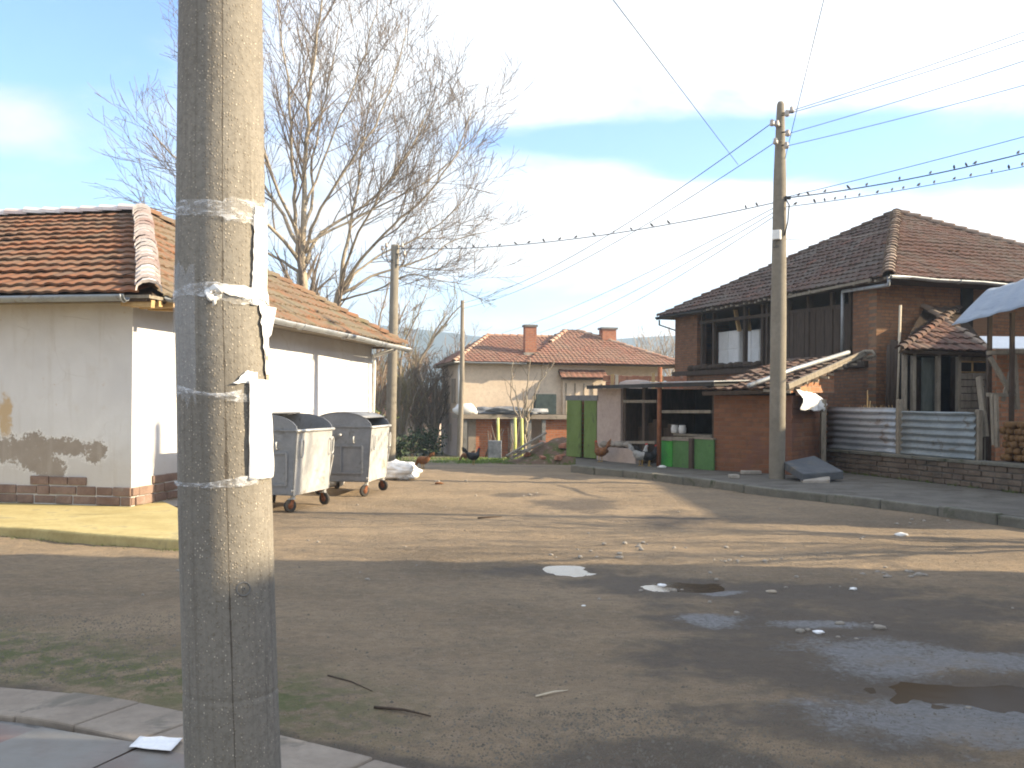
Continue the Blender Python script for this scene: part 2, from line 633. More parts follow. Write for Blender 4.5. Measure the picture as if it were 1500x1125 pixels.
hh = b.math('ADD', b.math('MULTIPLY', n_c, 1.0), b.math('MULTIPLY', n_d, .55))
hh = b.math('ADD', hh, b.math('MULTIPLY', n_b, 1.8))
hh = b.math('ADD', hh, b.math('MULTIPLY', n_m, 1.4))
hh = b.math('ADD', hh, b.math('MULTIPLY', b.math('MULTIPLY', peb, pmask), .8))
setc(b, bs, col, rough, hh, .85, .03, 0, .3)
gm.materials.append(m)
ground = bpy.data.objects.new('ground', gm)
COL.objects.link(ground)
tag(ground, 'bare dirt road with damp patches, stones and mossy verge', 'ground', kind='structure')

# water in the pot-holes
m, b, bs = mat('puddle_water')
co = b.n('ShaderNodeTexCoord', out=3)
setc(b, bs, b.mix(b.noise(3, 4, .6, co), (.07, .045, .022), (.10, .065, .032)), .04, b.noise(9, 3, .5, co), .03, .01, 0, .6)
M['water'] = m
m, b, bs = mat('muddy_film')
co = b.n('ShaderNodeTexCoord', out=3)
setc(b, bs, b.mix(b.noise(4, 5, .65, co, .4), (.045, .031, .018), (.075, .052, .03)), .10, b.noise(14, 4, .6, co), .06, .01, 0, .10)
bs.inputs['IOR'].default_value = 1.12
M['mud'] = m
for k, p in enumerate(PUDDLES):
    mb = MB()
    n = 48
    lvl = base_h(p[0], p[1]) - p[4] * (1 - p[5]) * .3 - p[4] * .40
    ring = [(p[0] + math.cos(2 * math.pi * i / n) * p[2] * 1.75, p[1] + math.sin(2 * math.pi * i / n) * p[3] * 1.75, lvl) for i in range(n)]
    mb.add(ring, [tuple(range(n))])
    o = mb.build('puddle', M['mud'] if k in (1, 2) else M['water'])
    tag(o, ['small pale puddle reflecting the sky at the shadow edge', 'brown puddle with a pale dried rim in the middle of the road',
            'large brown puddle in the grey muddy corner of the road', 'tiny puddle beside the brown puddle'][k], 'puddle', kind='structure')

# near pavement: kerb strip and slabs
kp = [G(-420, 975, .05), G(-200, 988, .05), G(0, 1005, .05), G(140, 1018, .05), G(270, 1042, .05), G(400, 1074, .05), G(600, 1123, .05), G(790, 1178, .05),
      G(1100, 1275, .05), G(1500, 1420, .05)]
kp = [V((p.x, p.y, 0)) for p in polyline(kp, 4)]
kp = [kp[0] + V((-6, 1.0, 0))] + kp + [kp[-1] + V((6, -1.5, 0))]


def offs(line, d):
    out = []
    for i, p in enumerate(line):
        t = (line[min(i + 1, len(line) - 1)] - line[max(i - 1, 0)]).normalized()
        out.append(p + V((t.y, -t.x, 0)) * d)
    return out


inner = offs(kp, .42)
mb = MB()
poly = inner + [V((inner[-1].x, -14, 0)), V((inner[0].x, -14, 0))]
mb.prism([p + V((0, 0, -.3)) for p in poly], (0, 0, .32))
o = mb.build('pavement', M['concrete_dark'])
tag(o, 'bed under the slabbed pavement', 'pavement', kind='structure')
mb = MB()
i = 0
while i < len(kp) - 1:
    j = min(i + 3, len(kp) - 1)
    q = [kp[k] for k in range(i, j + 1)] + [inner[k] for k in range(j, i - 1, -1)]
    c = sum(q, V()) / len(q)
    q = [c + (p - c) * .992 for p in q]
    dz = rnd.uniform(-.008, .008)
    mb.prism([p + V((0, 0, -.25)) for p in q], (0, 0, .305 + dz))
    i = j
o = mb.build('kerb', M['concrete'], bevel=.012)
tag(o, 'pale concrete kerb strip along the near pavement', 'kerb', kind='structure')
m, b, bs = mat('paving_slab')
uv = b.n('ShaderNodeUVMap', uv_map='UVMap')
wn_ = b.n('ShaderNodeTexWhiteNoise', {'Vector': uv}, noise_dimensions='2D')
co = b.n('ShaderNodeTexCoord', out=3)
col = b.ramp(wn_, [(0, (.17, .19, .175)), (.34, (.20, .22, .20)), (.36, (.22, .125, .105)), (.66, (.25, .145, .12)), (.68, (.22, .21, .19)), (1, (.26, .25, .22))], 'CONSTANT')
f = b.noise(5, 6, .65, co, .3)
col = b.mix(b.smooth(f, .4, .7, 0, .5), col, (.17, .15, .13))
wv = b.n('ShaderNodeTexWave', {'Scale': 5.0, 'Distortion': 4.0, 'Detail': 2.0, 'Vector': co}, wave_type='RINGS')
fine = b.noise(70, 4, .7, co)
setc(b, bs, col, .85, b.math('ADD', fine, b.math('MULTIPLY', wv, .8)), .25, .006, 0, .25)
M['slab'] = m
mb = MB()
tdir = (G(270, 1042, .05) - G(0, 1005, .05))
tdir.z = 0
tdir.normalize()
ndir = V((tdir.y, -tdir.x, 0))
org = V((kp[8].x, kp[8].y, 0))


def inside_pav(p):
    # signed distance to the inner line (positive = on the pavement side)
    best, bd = None, 1e9
    for k in range(len(inner) - 1):
        a, c = inner[k], inner[k + 1]
        t = max(0, min(1, (p - a).dot(c - a) / (c - a).length_squared))
        q = a + (c - a) * t
        d = (p - q).length
        if d < bd:
            bd, best = d, (p - q).dot(V(((c - a).y, -(c - a).x, 0)))
    return bd if best > 0 else -bd


S = .62
uid = 0
for iu in range(-10, 12):
    for iv in range(-1, 14):
        c = org + tdir * (iu * S + (iv % 2) * S * .5) + ndir * (.42 + S / 2 + iv * S)
        if c.y < -3:
            continue
        cs = [c + tdir * (sx * (S / 2 - .006)) + ndir * (sy * (S / 2 - .006)) for sx, sy in ((-1, -1), (1, -1), (1, 1), (-1, 1))]
        if inside_pav(c) < .05:
            continue
        # pull corners that stick out under the kerb back in
        cs2 = []
        for p in cs:
            d = inside_pav(p)
            cs2.append(p + (c - p).normalized() * (max(0, .008 - d)) if d < .008 else p)
        dz = rnd.uniform(-.006, .006)
        uid += 1
        vs = [p + V((0, 0, .022)) for p in cs2] + [p + V((0, 0, .044 + dz)) for p in cs2]
        mb.add(vs, [(4, 7, 6, 5), (0, 1, 5, 4), (1, 2, 6, 5), (2, 3, 7, 6), (3, 0, 4, 7)], uv=(uid * .137, uid * .071))
o = mb.build('paving', M['slab'], bevel=.006)
tag(o, 'worn grey, green and red concrete paving slabs', 'paving', kind='structure')

# yellowish raised apron in front of the white house
ZA = .12
fr = [G(-700, 752, ZA), G(-300, 762, ZA), G(0, 771, ZA), G(120, 780, ZA), G(250, 789, ZA), G(300, 788, ZA), G(322, 778, ZA), G(318, 762, ZA), G(280, 752, ZA)]
fr = [V((p.x, p.y, -.2)) for p in polyline(fr, 4)]
ap = fr + [V((-6.2, 16.5, -.2)), V((-24, 18.5, -.2)), V((-24, fr[0].y, -.2))]
o = MB().prism(ap, (0, 0, .2 + ZA)).build('apron', M['yellow_slab'], bevel=.03, seg=3)
tag(o, 'raised yellowish concrete apron in front of the white house', 'pavement', kind='structure')

# right-hand pavement with its kerb stones
ZK = .15
kt = [G(835, 681, ZK), G(870, 685, ZK), G(980, 696, ZK), G(1140, 716, ZK), G(1250, 727, ZK), G(1330, 736, ZK), G(1420, 748, ZK), G(1500, 758, ZK), G(1700, 786, ZK), G(2100, 850, ZK)]
kt = [V((p.x, p.y, 0)) for p in kt]
kfine = []
for a, c in zip(kt[:-1], kt[1:]):
    k = max(1, round((c - a).length / .5))
    kfine += [a + (c - a) * (i / k) for i in range(k)]
kfine.append(kt[-1])
kb = offs(kfine, -.17)
if (kb[5] - V((9, 20, 0))).length > (kfine[5] - V((9, 20, 0))).length:
    kb = offs(kfine, .17)
mb = MB()
i = 0
while i < len(kfine) - 1:
    j = min(i + 2, len(kfine) - 1)
    q = [kfine[k] for k in range(i, j + 1)] + [kb[k] for k in range(j, i - 1, -1)]
    c = sum(q, V()) / len(q)
    q = [c + (p - c) * .985 + V((rnd.uniform(-.012, .012), rnd.uniform(-.012, .012), 0)) for p in q]
    mb.prism([p + V((0, 0, -.7)) for p in q], (0, 0, .7 + ZK + rnd.uniform(-.015, .012)))
    i = j
M['kerb_stone'] = basic('kerb_stone', (.12, .115, .095), (.18, .17, .14), 2.5, .95, .6, 35, .01, 0, (.06, .07, .04), 3)
o = mb.build('kerb', M['kerb_stone'], bevel=.025)
tag(o, 'worn mossy kerb stones of the far pavement', 'kerb', kind='structure')
poly = kb + [V((22, 9, 0)), V((22, 45, 0)), V((3.4, 45, 0)), V((2.6, 29, 0)), V((1.78, 27.5, 0))]
mb = MB()
mb.prism([p + V((0, 0, -1.6)) for p in poly], (0, 0, 1.6 + ZK - .012))
M['yard_soil'] = basic('yard_soil', (.095, .085, .07), (.15, .137, .115), 2.2, .95, .9, 22, .02, 0, (.07, .058, .042), 1.5)
o = mb.build('sidewalk', M['yard_soil'])
tag(o, 'grey cracked pavement in front of the brick wall and sheds', 'sidewalk', kind='structure')

# hills far off
mb = MB()
hx = []
N = 90
for k in range(N + 1):
    a = lerp(-.95, .95, k / N)
    hx.append(a)
rows = []
for r_, (dist, f) in enumerate(((700, 0), (780, .35), (860, .75), (930, 1.0), (1010, .9))):
    row = []
    for a in hx:
        px = CX + F * math.tan(a)
        prof = 66 + 8 * noise.noise(V((a * 3, 1, 0))) + 5 * noise.noise(V((a * 9, 2, 0))) + 16 * math.exp(-((a + .16) / .13) ** 2) + 2 * math.exp(-((a - .12) / .1) ** 2)
        prof += 1.2 * noise.noise(V((a * 60, r_ * 3, 0)))
        row.append(V((math.sin(a) * dist, math.cos(a) * dist, -9 + f * prof)))
    rows.append(row)
vs = [p for row in rows for p in row]
fs = [(r_ * (N + 1) + k, r_ * (N + 1) + k + 1, (r_ + 1) * (N + 1) + k + 1, (r_ + 1) * (N + 1) + k) for r_ in range(len(rows) - 1) for k in range(N)]
mb.add(vs, fs, True)
o = mb.build('hills', M['hill'])
tag(o, 'low wooded hills fading blue at the horizon', 'hills', kind='structure')
# ================================================================ roofs of clay tiles
def span(poly, v):
    us = []
    n = len(poly)
    for i in range(n):
        (u0, v0), (u1, v1) = poly[i], poly[(i + 1) % n]
        if (v0 <= v < v1) or (v1 <= v < v0):
            us.append(u0 + (u1 - u0) * (v - v0) / (v1 - v0))
    return (min(us), max(us)) if len(us) >= 2 else None


def tiles(name, corners, material, parent, tw=.24, ch=.33, amp=.035, lift=.05, seed=1, sag=.05, under=None, nk=4, jit=1.0):
    """corners: world polygon, first edge = eave (left to right seen from outside)"""
    rr = random.Random(seed)
    O = V(corners[0])
    e = (V(corners[1]) - O).normalized()
    nrm = e.cross(V(corners[-1]) - O).normalized()
    s = nrm.cross(e).normalized()
    poly = [((V(p) - O).dot(e), (V(p) - O).dot(s)) for p in corners]
    vmax = max(p[1] for p in poly)
    mb = MB()
    nc = max(1, round(vmax / ch))
    ch = vmax / nc
    uid = seed * 1000
    for r in range(nc):
        v0 = r * ch
        sp = span(poly, min(v0 + ch * .5, vmax - 1e-3))
        if not sp:
            continue
        nt = max(1, round((sp[1] - sp[0]) / tw))
        wv = .018 * math.sin(r * 1.7)
        for t in range(nt):
            u0 = sp[0] + (sp[1] - sp[0]) * t / nt
            u1 = sp[0] + (sp[1] - sp[0]) * (t + 1) / nt
            uid += 1
            dv = rr.uniform(-.014, .014) * jit + .012 * noise.noise(V((u0 * .5, r * .7, seed)))
            if jit > 1.05 and rr.random() < .018:
                dv -= rr.uniform(.04, .12)
            dh = rr.uniform(-.007, .009) * jit - sag * max(0, noise.noise(V((u0 * .25, v0 * .3, seed))))
            tl = rr.uniform(-.008, .008) * jit
            lo, hi, fr = [], [], []
            for k in range(nk + 1):
                q = k / nk
                u = u0 + (u1 - u0) * q
                hgt_ = amp * (.5 - .5 * math.cos(2 * math.pi * q + .9)) + tl * (q - .5)
                lo.append(O + e * u + s * (v0 + dv - .03 + wv * .2) + nrm * (lift + hgt_ + dh))
                hi.append(O + e * u + s * (v0 + ch * 1.05 + dv) + nrm * (.012 + hgt_ * .9 + dh))
                fr.append(O + e * u + s * (v0 + dv - .028) + nrm * (lift - .028 + hgt_ * .7 + dh))
            vs = lo + hi + fr
            m_ = nk + 1
            fs = [(k, k + 1, m_ + k + 1, m_ + k) for k in range(nk)] + [(2 * m_ + k, 2 * m_ + k + 1, k + 1, k) for k in range(nk)]
            mb.add(vs, fs, False, uv=(uid * .0173 % 7.31, uid * .0619 % 5.17))
    o = mb.build(name, material, parent)
    # boarding under the tiles
    ub = MB().prism([V(p) - nrm * .1 for p in corners], nrm * .085)
    ub.build('roof_boarding', under or M['wood_dark'], o)
    return o


def caps(name, p, q, material, parent, r=.12, step=.34, seed=3, sagz=0.0):
    """a row of overlapping half-round ridge tiles from p (low) to q (high)"""
    rr = random.Random(seed)
    p, q = V(p), V(q)
    n = max(2, round((q - p).length / step))
    d = (q - p).normalized()
    side = d.cross(V((0, 0, 1))).normalized()
    up = side.cross(d).normalized()
    mb = MB()
    for i in range(n):
        a = p + (q - p) * (i / n) - d * .03
        c = p + (q - p) * ((i + 1.12) / n)
        lift0, lift1 = .035 + rr.uniform(-.008, .012), rr.uniform(-.004, .008)
        sd = side * rr.uniform(-.015, .015)
        vs, fs = [], []
        K = 7
        for (pt, rad, lf) in ((a, r * 1.12, lift0), (c, r * .92, lift1)):
            for k in range(K):
                th = math.pi * k / (K - 1) * 1.1 - .05 * math.pi
                vs.append(pt + sd + side * (math.cos(th) * rad) + up * (math.sin(th) * rad * .8 + lf - .04))
        for k in range(K):
            th = math.pi * k / (K - 1) * 1.1 - .05 * math.pi
            vs.append(a + sd + side * (math.cos(th) * r * .98) + up * (math.sin(th) * r * .68 + lift0 - .05) + d * .01)
        fs = [(k, k + 1, K + k + 1, K + k) for k in range(K - 1)] + [(2 * K + k, 2 * K + k + 1, k + 1, k) for k in range(K - 1)]
        fs = [tuple(reversed(f)) for f in fs]
        mb.add(vs, fs, False, uv=(i * .37 + seed, i * .113 + seed))
    return mb.build(name, material, parent)


def gutter(name, p, q, parent, r=.075, material=None):
    p, q = V(p), V(q)
    d = (q - p).normalized()
    s = d.cross(V((0, 0, 1))).normalized()
    mb = MB()
    K, n = 9, 6
    for part in range(1):
        vs, fs = [], []
        for i in range(n + 1):
            c = p + (q - p) * (i / n) + V((0, 0, .012 * math.sin(i * 2.1)))
            for rad in (r, r * .9):
                for k in range(K):
                    th = math.pi + math.pi * k / (K - 1)
                    vs.append(c + s * (math.cos(th) * rad) + V((0, 0, math.sin(th) * rad)))
        W = 2 * K
        for i in range(n):
            for k in range(K - 1):
                fs.append((i * W + k, i * W + k + 1, (i + 1) * W + k + 1, (i + 1) * W + k))
                fs.append((i * W + K + k + 1, i * W + K + k, (i + 1) * W + K + k, (i + 1) * W + K + k + 1))
            fs.append((i * W, (i + 1) * W, (i + 1) * W + K, i * W + K))
            fs.append((i * W + K - 1, i * W + W - 1, (i + 1) * W + W - 1, (i + 1) * W + K - 1))
        fs.append(tuple(range(K)) + tuple(range(2 * K - 1, K - 1, -1)))
        e = n * W
        fs.append(tuple(e + k for k in reversed(range(K))) + tuple(e + k for k in range(K, 2 * K)))
        mb.add(vs, fs, True)
    nb = max(2, int((q - p).length / 2))
    for i in range(nb + 1):
        c = p + (q - p) * ((i + .02) / (nb + .04))
        ring = [c + s * (math.cos(th) * r * 1.12) + V((0, 0, math.sin(th) * r * 1.12)) for th in [math.pi + math.pi * k / 8 for k in range(9)]]
        mb.tube(ring, .012, 5)
    return mb.build(name, material or M['gutter'], parent)


T_ORANGE = tile_mat('tile_orange', [(0, (.135, .062, .036)), (.25, (.24, .097, .045)), (.5, (.175, .085, .047)), (.75, (.28, .112, .052)), (1, (.15, .09, .058))],
                    (.14, .118, .085), .6)
T_MOSSY = tile_mat('tile_mossy', [(0, (.16, .10, .065)), (.3, (.25, .115, .06)), (.65, (.19, .125, .08)), (1, (.18, .135, .095))], (.18, .16, .115), .95, (.135, .13, .065))
T_WHITE = tile_mat('tile_limewashed', [(0, (.66, .61, .59)), (.4, (.74, .71, .69)), (.6, (.56, .42, .38)), (1, (.76, .74, .73))], (.60, .55, .51), .4)
T_OLD = tile_mat('tile_old_dark', [(0, (.075, .05, .042)), (.3, (.10, .06, .046)), (.7, (.12, .068, .05)), (.92, (.09, .062, .048)), (1, (.20, .08, .05))], (.125, .112, .095), .7)
T_OLDR = tile_mat('tile_old_red', [(0, (.105, .06, .046)), (.3, (.14, .072, .053)), (.7, (.165, .084, .06)), (.92, (.10, .07, .056)), (1, (.20, .09, .058))], (.15, .13, .105), .65)
T_RED = tile_mat('tile_red', [(0, (.20, .095, .07)), (.3, (.255, .12, .085)), (.7, (.23, .12, .085)), (1, (.18, .10, .072))], (.22, .165, .12), .5)
T_CAP = tile_mat('tile_cap', [(0, (.25, .185, .14)), (.5, (.31, .24, .19)), (1, (.22, .14, .105))], (.26, .22, .175), .5)
T_CAPR = tile_mat('tile_cap_red', [(0, (.34, .17, .11)), (.5, (.42, .25, .17)), (1, (.48, .36, .28))], (.4, .33, .26), .4)


# ================================================================ the white house on the left
A = G(192, 742, ZA)
wz = P(200, 441, A.y).z
B = P(545, 505, 20)
t_ = (wz - CAMZ) / (B.z - CAMZ) * 20
B = P(545, 505, t_)
A.z = B.z = 0
uB = (B - A)
LB = uB.length
uB.normalize()                       # along the lit side, away from the camera
nR = V((uB.y, -uB.x, 0))             # outward normal of the lit side
print('WHITE', A, B, wz, LB)
HL = 15.0
m, b, bs = mat('plaster_white')
co = b.n('ShaderNodeTexCoord', out=3)
x, y, z = b.sep(co)
n1 = b.noise(.8, 6, .6, co, .3)
n2 = b.noise(4.5, 6, .65, co, .3)
n3 = b.noise(24, 5, .7, co)
col = b.mix(b.smooth(n1, .35, .7), (.58, .572, .568), (.66, .655, .65))
col = b.mix(b.smooth(n2, .55, .72, 0, .35), col, (.55, .515, .475))
col = b.mix(b.smooth(n3, .58, .74, 0, .25), col, (.52, .46, .4))
cv_ = b.n('ShaderNodeTexVoronoi', {'Scale': 1.1, 'Vector': b.n('ShaderNodeVectorMath', {0: co, 1: b.n('ShaderNodeVectorMath', {0: b.n('ShaderNodeTexNoise', {'Scale': 2.5, 'Detail': 5.0}, out=1), 1: (.5, .5, .5)}, operation='SCALE')}, operation='ADD')}, feature='DISTANCE_TO_EDGE')
col = b.mix(b.math('MULTIPLY', b.smooth(cv_, .003, .008, 1, 0), b.smooth(n1, .48, .6, 0, .4)), col, (.40, .37, .34))
# rusty flecks where plaster blistered
fl = b.math('MULTIPLY', b.smooth(b.noise(9, 5, .7, co), .63, .70), b.smooth(b.noise(1.3, 3, .6, co), .46, .62))
col = b.mix(b.math('MULTIPLY', fl, .8), col, (.42, .27, .15))
lo_ = b.math('ADD', z, b.math('MULTIPLY', b.math('SUBTRACT', n2, .5), .5))
damp = b.smooth(lo_, .55, 1.15, 1, 0)
col = b.mix(b.math('MULTIPLY', damp, .55), col, (.44, .405, .365))
gut = b.smooth(b.math('ADD', z, b.math('MULTIPLY', b.math('SUBTRACT', n2, .5), .35)), 2.75, 3.1, 0, .5)
col = b.mix(gut, col, (.46, .40, .32))
rs_ = H(8, 608, A, -uB) - A
rx_ = b.math('MULTIPLY', b.math('SUBTRACT', x, rs_.x), 7.0)
rz_ = b.math('MULTIPLY', b.math('SUBTRACT', z, rs_.z), 2.6)
rd_ = b.math('ADD', b.math('MULTIPLY', rx_, rx_), b.math('MULTIPLY', rz_, rz_))
rd_ = b.math('ADD', rd_, b.math('MULTIPLY', b.math('SUBTRACT', b.noise(7, 5, .7, co), .5), 2.6))
col = b.mix(b.smooth(rd_, .2, .9, .8, 0), col, (.46, .31, .14))
# grey cement repair low on the shaded front, its edge broken up by noise
al_ = b.math('ADD', b.math('MULTIPLY', x, -nR.x), b.math('MULTIPLY', y, -nR.y))
dmin = None
for px, py, rx, ry in ((-10, 660, .55, .24), (40, 662, .55, .26), (95, 655, .45, .15), (135, 660, .26, .16), (70, 684, .30, .20), (-60, 668, .6, .22)):
    q_ = H(px, py, A, -uB) - A
    s0_ = q_.dot(-nR)
    ex_ = b.math('MULTIPLY', b.math('SUBTRACT', al_, s0_), 1 / rx)
    ez_ = b.math('MULTIPLY', b.math('SUBTRACT', z, q_.z), 1 / ry)
    dd_ = b.math('ADD', b.math('MULTIPLY', ex_, ex_), b.math('MULTIPLY', ez_, ez_))
    dmin = dd_ if dmin is None else b.math('MINIMUM', dmin, dd_)
nb_ = b.math('ADD', b.math('MULTIPLY', b.math('SUBTRACT', n2, .5), 3.6), b.math('MULTIPLY', b.math('SUBTRACT', n3, .5), 3.0))
cm_ = b.smooth(b.math('ADD', dmin, nb_), .65, 1.05, 1, 0)
ring = b.smooth(b.math('ABSOLUTE', b.math('SUBTRACT', b.math('ADD', dmin, nb_), 1.05)), .0, .22, .6, 0)
col = b.mix(ring, col, (.78, .77, .75))
col = b.mix(cm_, col, b.mix(n2, (.22, .185, .155), (.36, .315, .27)))
rain = b.noise(3.0, 5, .6, b.comb(b.math('MULTIPLY', al_, 2.2), 0.0, b.math('MULTIPLY', z, .22)))
col = b.mix(b.smooth(rain, .52, .72, 0, .32), col, (.44, .40, .35))
setc(b, bs, col, .93, b.math('ADD', b.math('SUBTRACT', n3, b.math('MULTIPLY', cm_, 1.2)), b.math('MULTIPLY', n2, 1.5)), .35, .012, 0, .2)
M['plaster'] = m
M['cement'] = basic('cement', (.27, .235, .205), (.36, .32, .28), 2.5, .95, .6, 30, .01, 0, (.50, .46, .42), 5)
M['brick_old'] = brick_mat('brick_old', (.24, .135, .10), (.33, .20, .15), (.26, .23, .20), 1, .34, .17, 0, (.14, .12, .1), .02, .9)
M['ochre_stain'] = basic('ochre_stain', (.50, .33, .14), (.56, .42, .24), 5, .95, .4, 30, .01)

house = thing('house', (A.x, A.y, 0), 'low white plastered house with orange tiled hip roof beside the bins', 'house')
q = [A, B, B - nR * HL, A - nR * HL]
MB().prism([p + V((0, 0, .0)) for p in q], (0, 0, wz)).build('wall', M['plaster'], house)
# bare brick footing, slightly uneven top, proud of the plaster
mb = MB()
for (p0, d, n, L) in ((A, -nR, -uB, HL), (A, uB, nR, LB)):
    k = 0.0
    row = 0
    while row < 3:
        k = -.04 if row % 2 else -.16
        while k < L:
            wd = rnd.uniform(.20, .46)
            top = .12 + (row + 1) * .135
            skip = (row == 2 and noise.noise(V((k * .6, 3, 0))) < .08) or (row == 1 and noise.noise(V((k * .9, 7, 0))) < -.22)
            a0, a1 = max(k, .0), min(k + wd - .015, L)
            if not skip and a1 > a0 + .05:
                o_ = rnd.uniform(.008, .035)
                c = p0 + d * ((a0 + a1) / 2) + n * (o_ / 2 - .02) + V((0, 0, top - .0675))
                mb.box(c, (a1 - a0, o_ + .04, .118 + rnd.uniform(-.01, .008)), (d, n, V((0, 0, 1))))
            k += wd
        row += 1
M['brick_block'] = basic('brick_block', (.17, .11, .085), (.27, .19, .15), 2.7, .95, .7, 30, .01, 0, (.25, .215, .18), 4)
mb.build('plinth', M['brick_block'], house, bevel=.012)
# eaves
OV = .62
EZ = wz + .02
eA = A + nR * OV - uB * OV
eB = B + nR * OV + uB * OV
eC = A - nR * (HL + OV) - uB * OV
eD = B - nR * (HL + OV) + uB * OV
for p in (eA, eB, eC, eD):
    p.z = EZ
mid = (A + B) / 2
ap_ = H(208, 309, mid, uB)            # hip apex lies in the mid plane of the house
ap_ = mid - nR * 3.4
za = P(208, 309, ap_.y).z
ap_.z = za
apx = P(208, 309, ap_.y)
print('APEX', ap_, 'photo ray x', apx.x)
ap_ = V((apx.x, ap_.y, za))
rB = ap_ - nR * (HL - 7)
rB.z = za - .06
# soffit boards under the overhang
sf = MB()
sf.prism([V((p.x, p.y, EZ - .05)) for p in (eA, eB, eD, eC)], (0, 0, .045))
sf.build('soffit', M['wood_grey'], house)
tiles('roof', [eC, eA, ap_, rB], T_ORANGE, house, .24, .42, .024, .062, 11, .07, jit=.9)
tiles('roof', [eA, eB, ap_], T_MOSSY, house, .24, .40, .035, .05, 12, .05)
tiles('roof', [eD, eC, rB], T_MOSSY, house, .24, .40, .035, .05, 13, .05, nk=2)
tiles('roof', [eB, eD, rB, ap_], T_MOSSY, house, .24, .40, .035, .05, 14, .05, nk=2)
caps('hip_tiles', eA + V((0, 0, .08)), ap_ + V((0, 0, .06)), T_WHITE, house, .155, .31, 3)
caps('hip_tiles', eB + V((0, 0, .05)), ap_ + V((0, 0, .05)), T_MOSSY, house, .12, .33, 4)
caps('ridge_tiles', rB + V((0, 0, .05)), ap_ + V((0, 0, .05)), T_WHITE, house, .13, .42, 5)
up = V((0, 0, 1))
gutter('gutter', eC - uB * .07 + V((0, 0, .02)), eA - uB * .07 + V((0, 0, -.01)) - nR * .28, house, .085)
gutter('gutter', eA + nR * .09 + uB * .35 + V((0, 0, .04)), eB + nR * .09 + uB * .05 + V((0, 0, -.07)), house, .09)
# broken rafter ends and a hanging scrap at the near corner
for k in range(4):
    mb = MB()
    c = eA + uB * (.1 + .22 * k) + V((0, 0, -.09))
    mb.bar(c - nR * .45, c + nR * (.02 + rnd.uniform(-.05, .06)) + V((0, 0, rnd.uniform(-.04, .03))), .09, .10)
    mb.build('rafter_end', M['wood_warm'], house)
mb = MB()
mb.tube([B + nR * .12 - uB * .25 + V((0, 0, wz - .25)), B + nR * .14 - uB * .2 + V((0, 0, wz - .5)), B + nR * .1 - uB * .22 + V((0, 0, .3))], .035, 8)
mb.tube([eB - uB * .4 - nR * .1 + V((0, 0, -.1)), B + nR * .12 - uB * .25 + V((0, 0, wz - .3))], .05, 8)
mb.build('downpipe', M['white_plastic'], house)

# ================================================================ foreground concrete pole
PY = 3.1
kx = [(-1400, 323), (-500, 323.2), (0, 323.5), (430, 323.5), (750, 330.5), (1010, 338), (1125, 342), (1345, 350)]
kd = [(-1400, 104), (-500, 115), (0, 123), (430, 133), (750, 139), (1010, 140), (1125, 141), (1345, 143)]
thc = math.atan((335 - CX) / F)


def interp(tab, y):
    for (a, va), (c, vc) in zip(tab[:-1], tab[1:]):
        if a <= y <= c:
            return va + (vc - va) * (y - a) / (c - a)
    return tab[-1][1] if y > tab[-1][0] else tab[0][1]


def pole_c(py):
    c = P(interp(kx, py), py, PY)
    r = interp(kd, py) / 2 / F * PY * math.cos(thc)
    return c, r


bc, br = pole_c(1345)
pole = thing('concrete_pole', (bc.x, bc.y, .04), 'large weathered concrete utility pole close up with torn notices and tape on it', 'utility pole')
toC = V((-bc.x, -bc.y, 0)).normalized()
sdC = V((-toC.y, toC.x, 0))            # image right as seen from the camera
if sdC.x < 0:
    sdC = -sdC


def pole_pt(phi, py, dr=0.0):
    c, r = pole_c(py)
    return c + (toC * math.cos(phi) + sdC * math.sin(phi)) * (r + dr)


m, b, bs = mat('exposed_aggregate')
co = b.n('ShaderNodeTexCoord', out=3)
uvn = b.n('ShaderNodeUVMap', uv_map='UVMap')
uu, vv, _ = b.sep(uvn)
n1 = b.noise(2.0, 6, .6, b.vmul(co, (1, 1, .5)), .2)
n2 = b.noise(60, 4, .7, co)
vo1 = b.n('ShaderNodeTexVoronoi', {'Scale': 125.0, 'Vector': b.vmul(co, (1, 1, .8)), 'Randomness': 1.0}, feature='F1')
vc1 = b.n('ShaderNodeTexVoronoi', {'Scale': 125.0, 'Vector': b.vmul(co, (1, 1, .8)), 'Randomness': 1.0}, out=1, feature='F1')
cr, cg, cb_ = b.sep(vc1)
peb = b.math('MULTIPLY', b.smooth(vo1, .18, .42, 1, 0), b.smooth(cr, .35, .45))
pale = b.math('MULTIPLY', b.smooth(vo1, .12, .34, 1, 0), b.smooth(cr, .74, .86))
col = b.mix(b.smooth(n1, .3, .7), (.19, .172, .143), (.265, .243, .205))
col = b.mix(b.smooth(n2, .4, .7, 0, .45), col, (.10, .088, .07))
col = b.mix(b.math('MULTIPLY', peb, .55), col, b.mix(cg, (.14, .11, .072), (.38, .32, .235)))
col = b.mix(b.math('MULTIPLY', pale, .85), col, (.58, .52, .43))
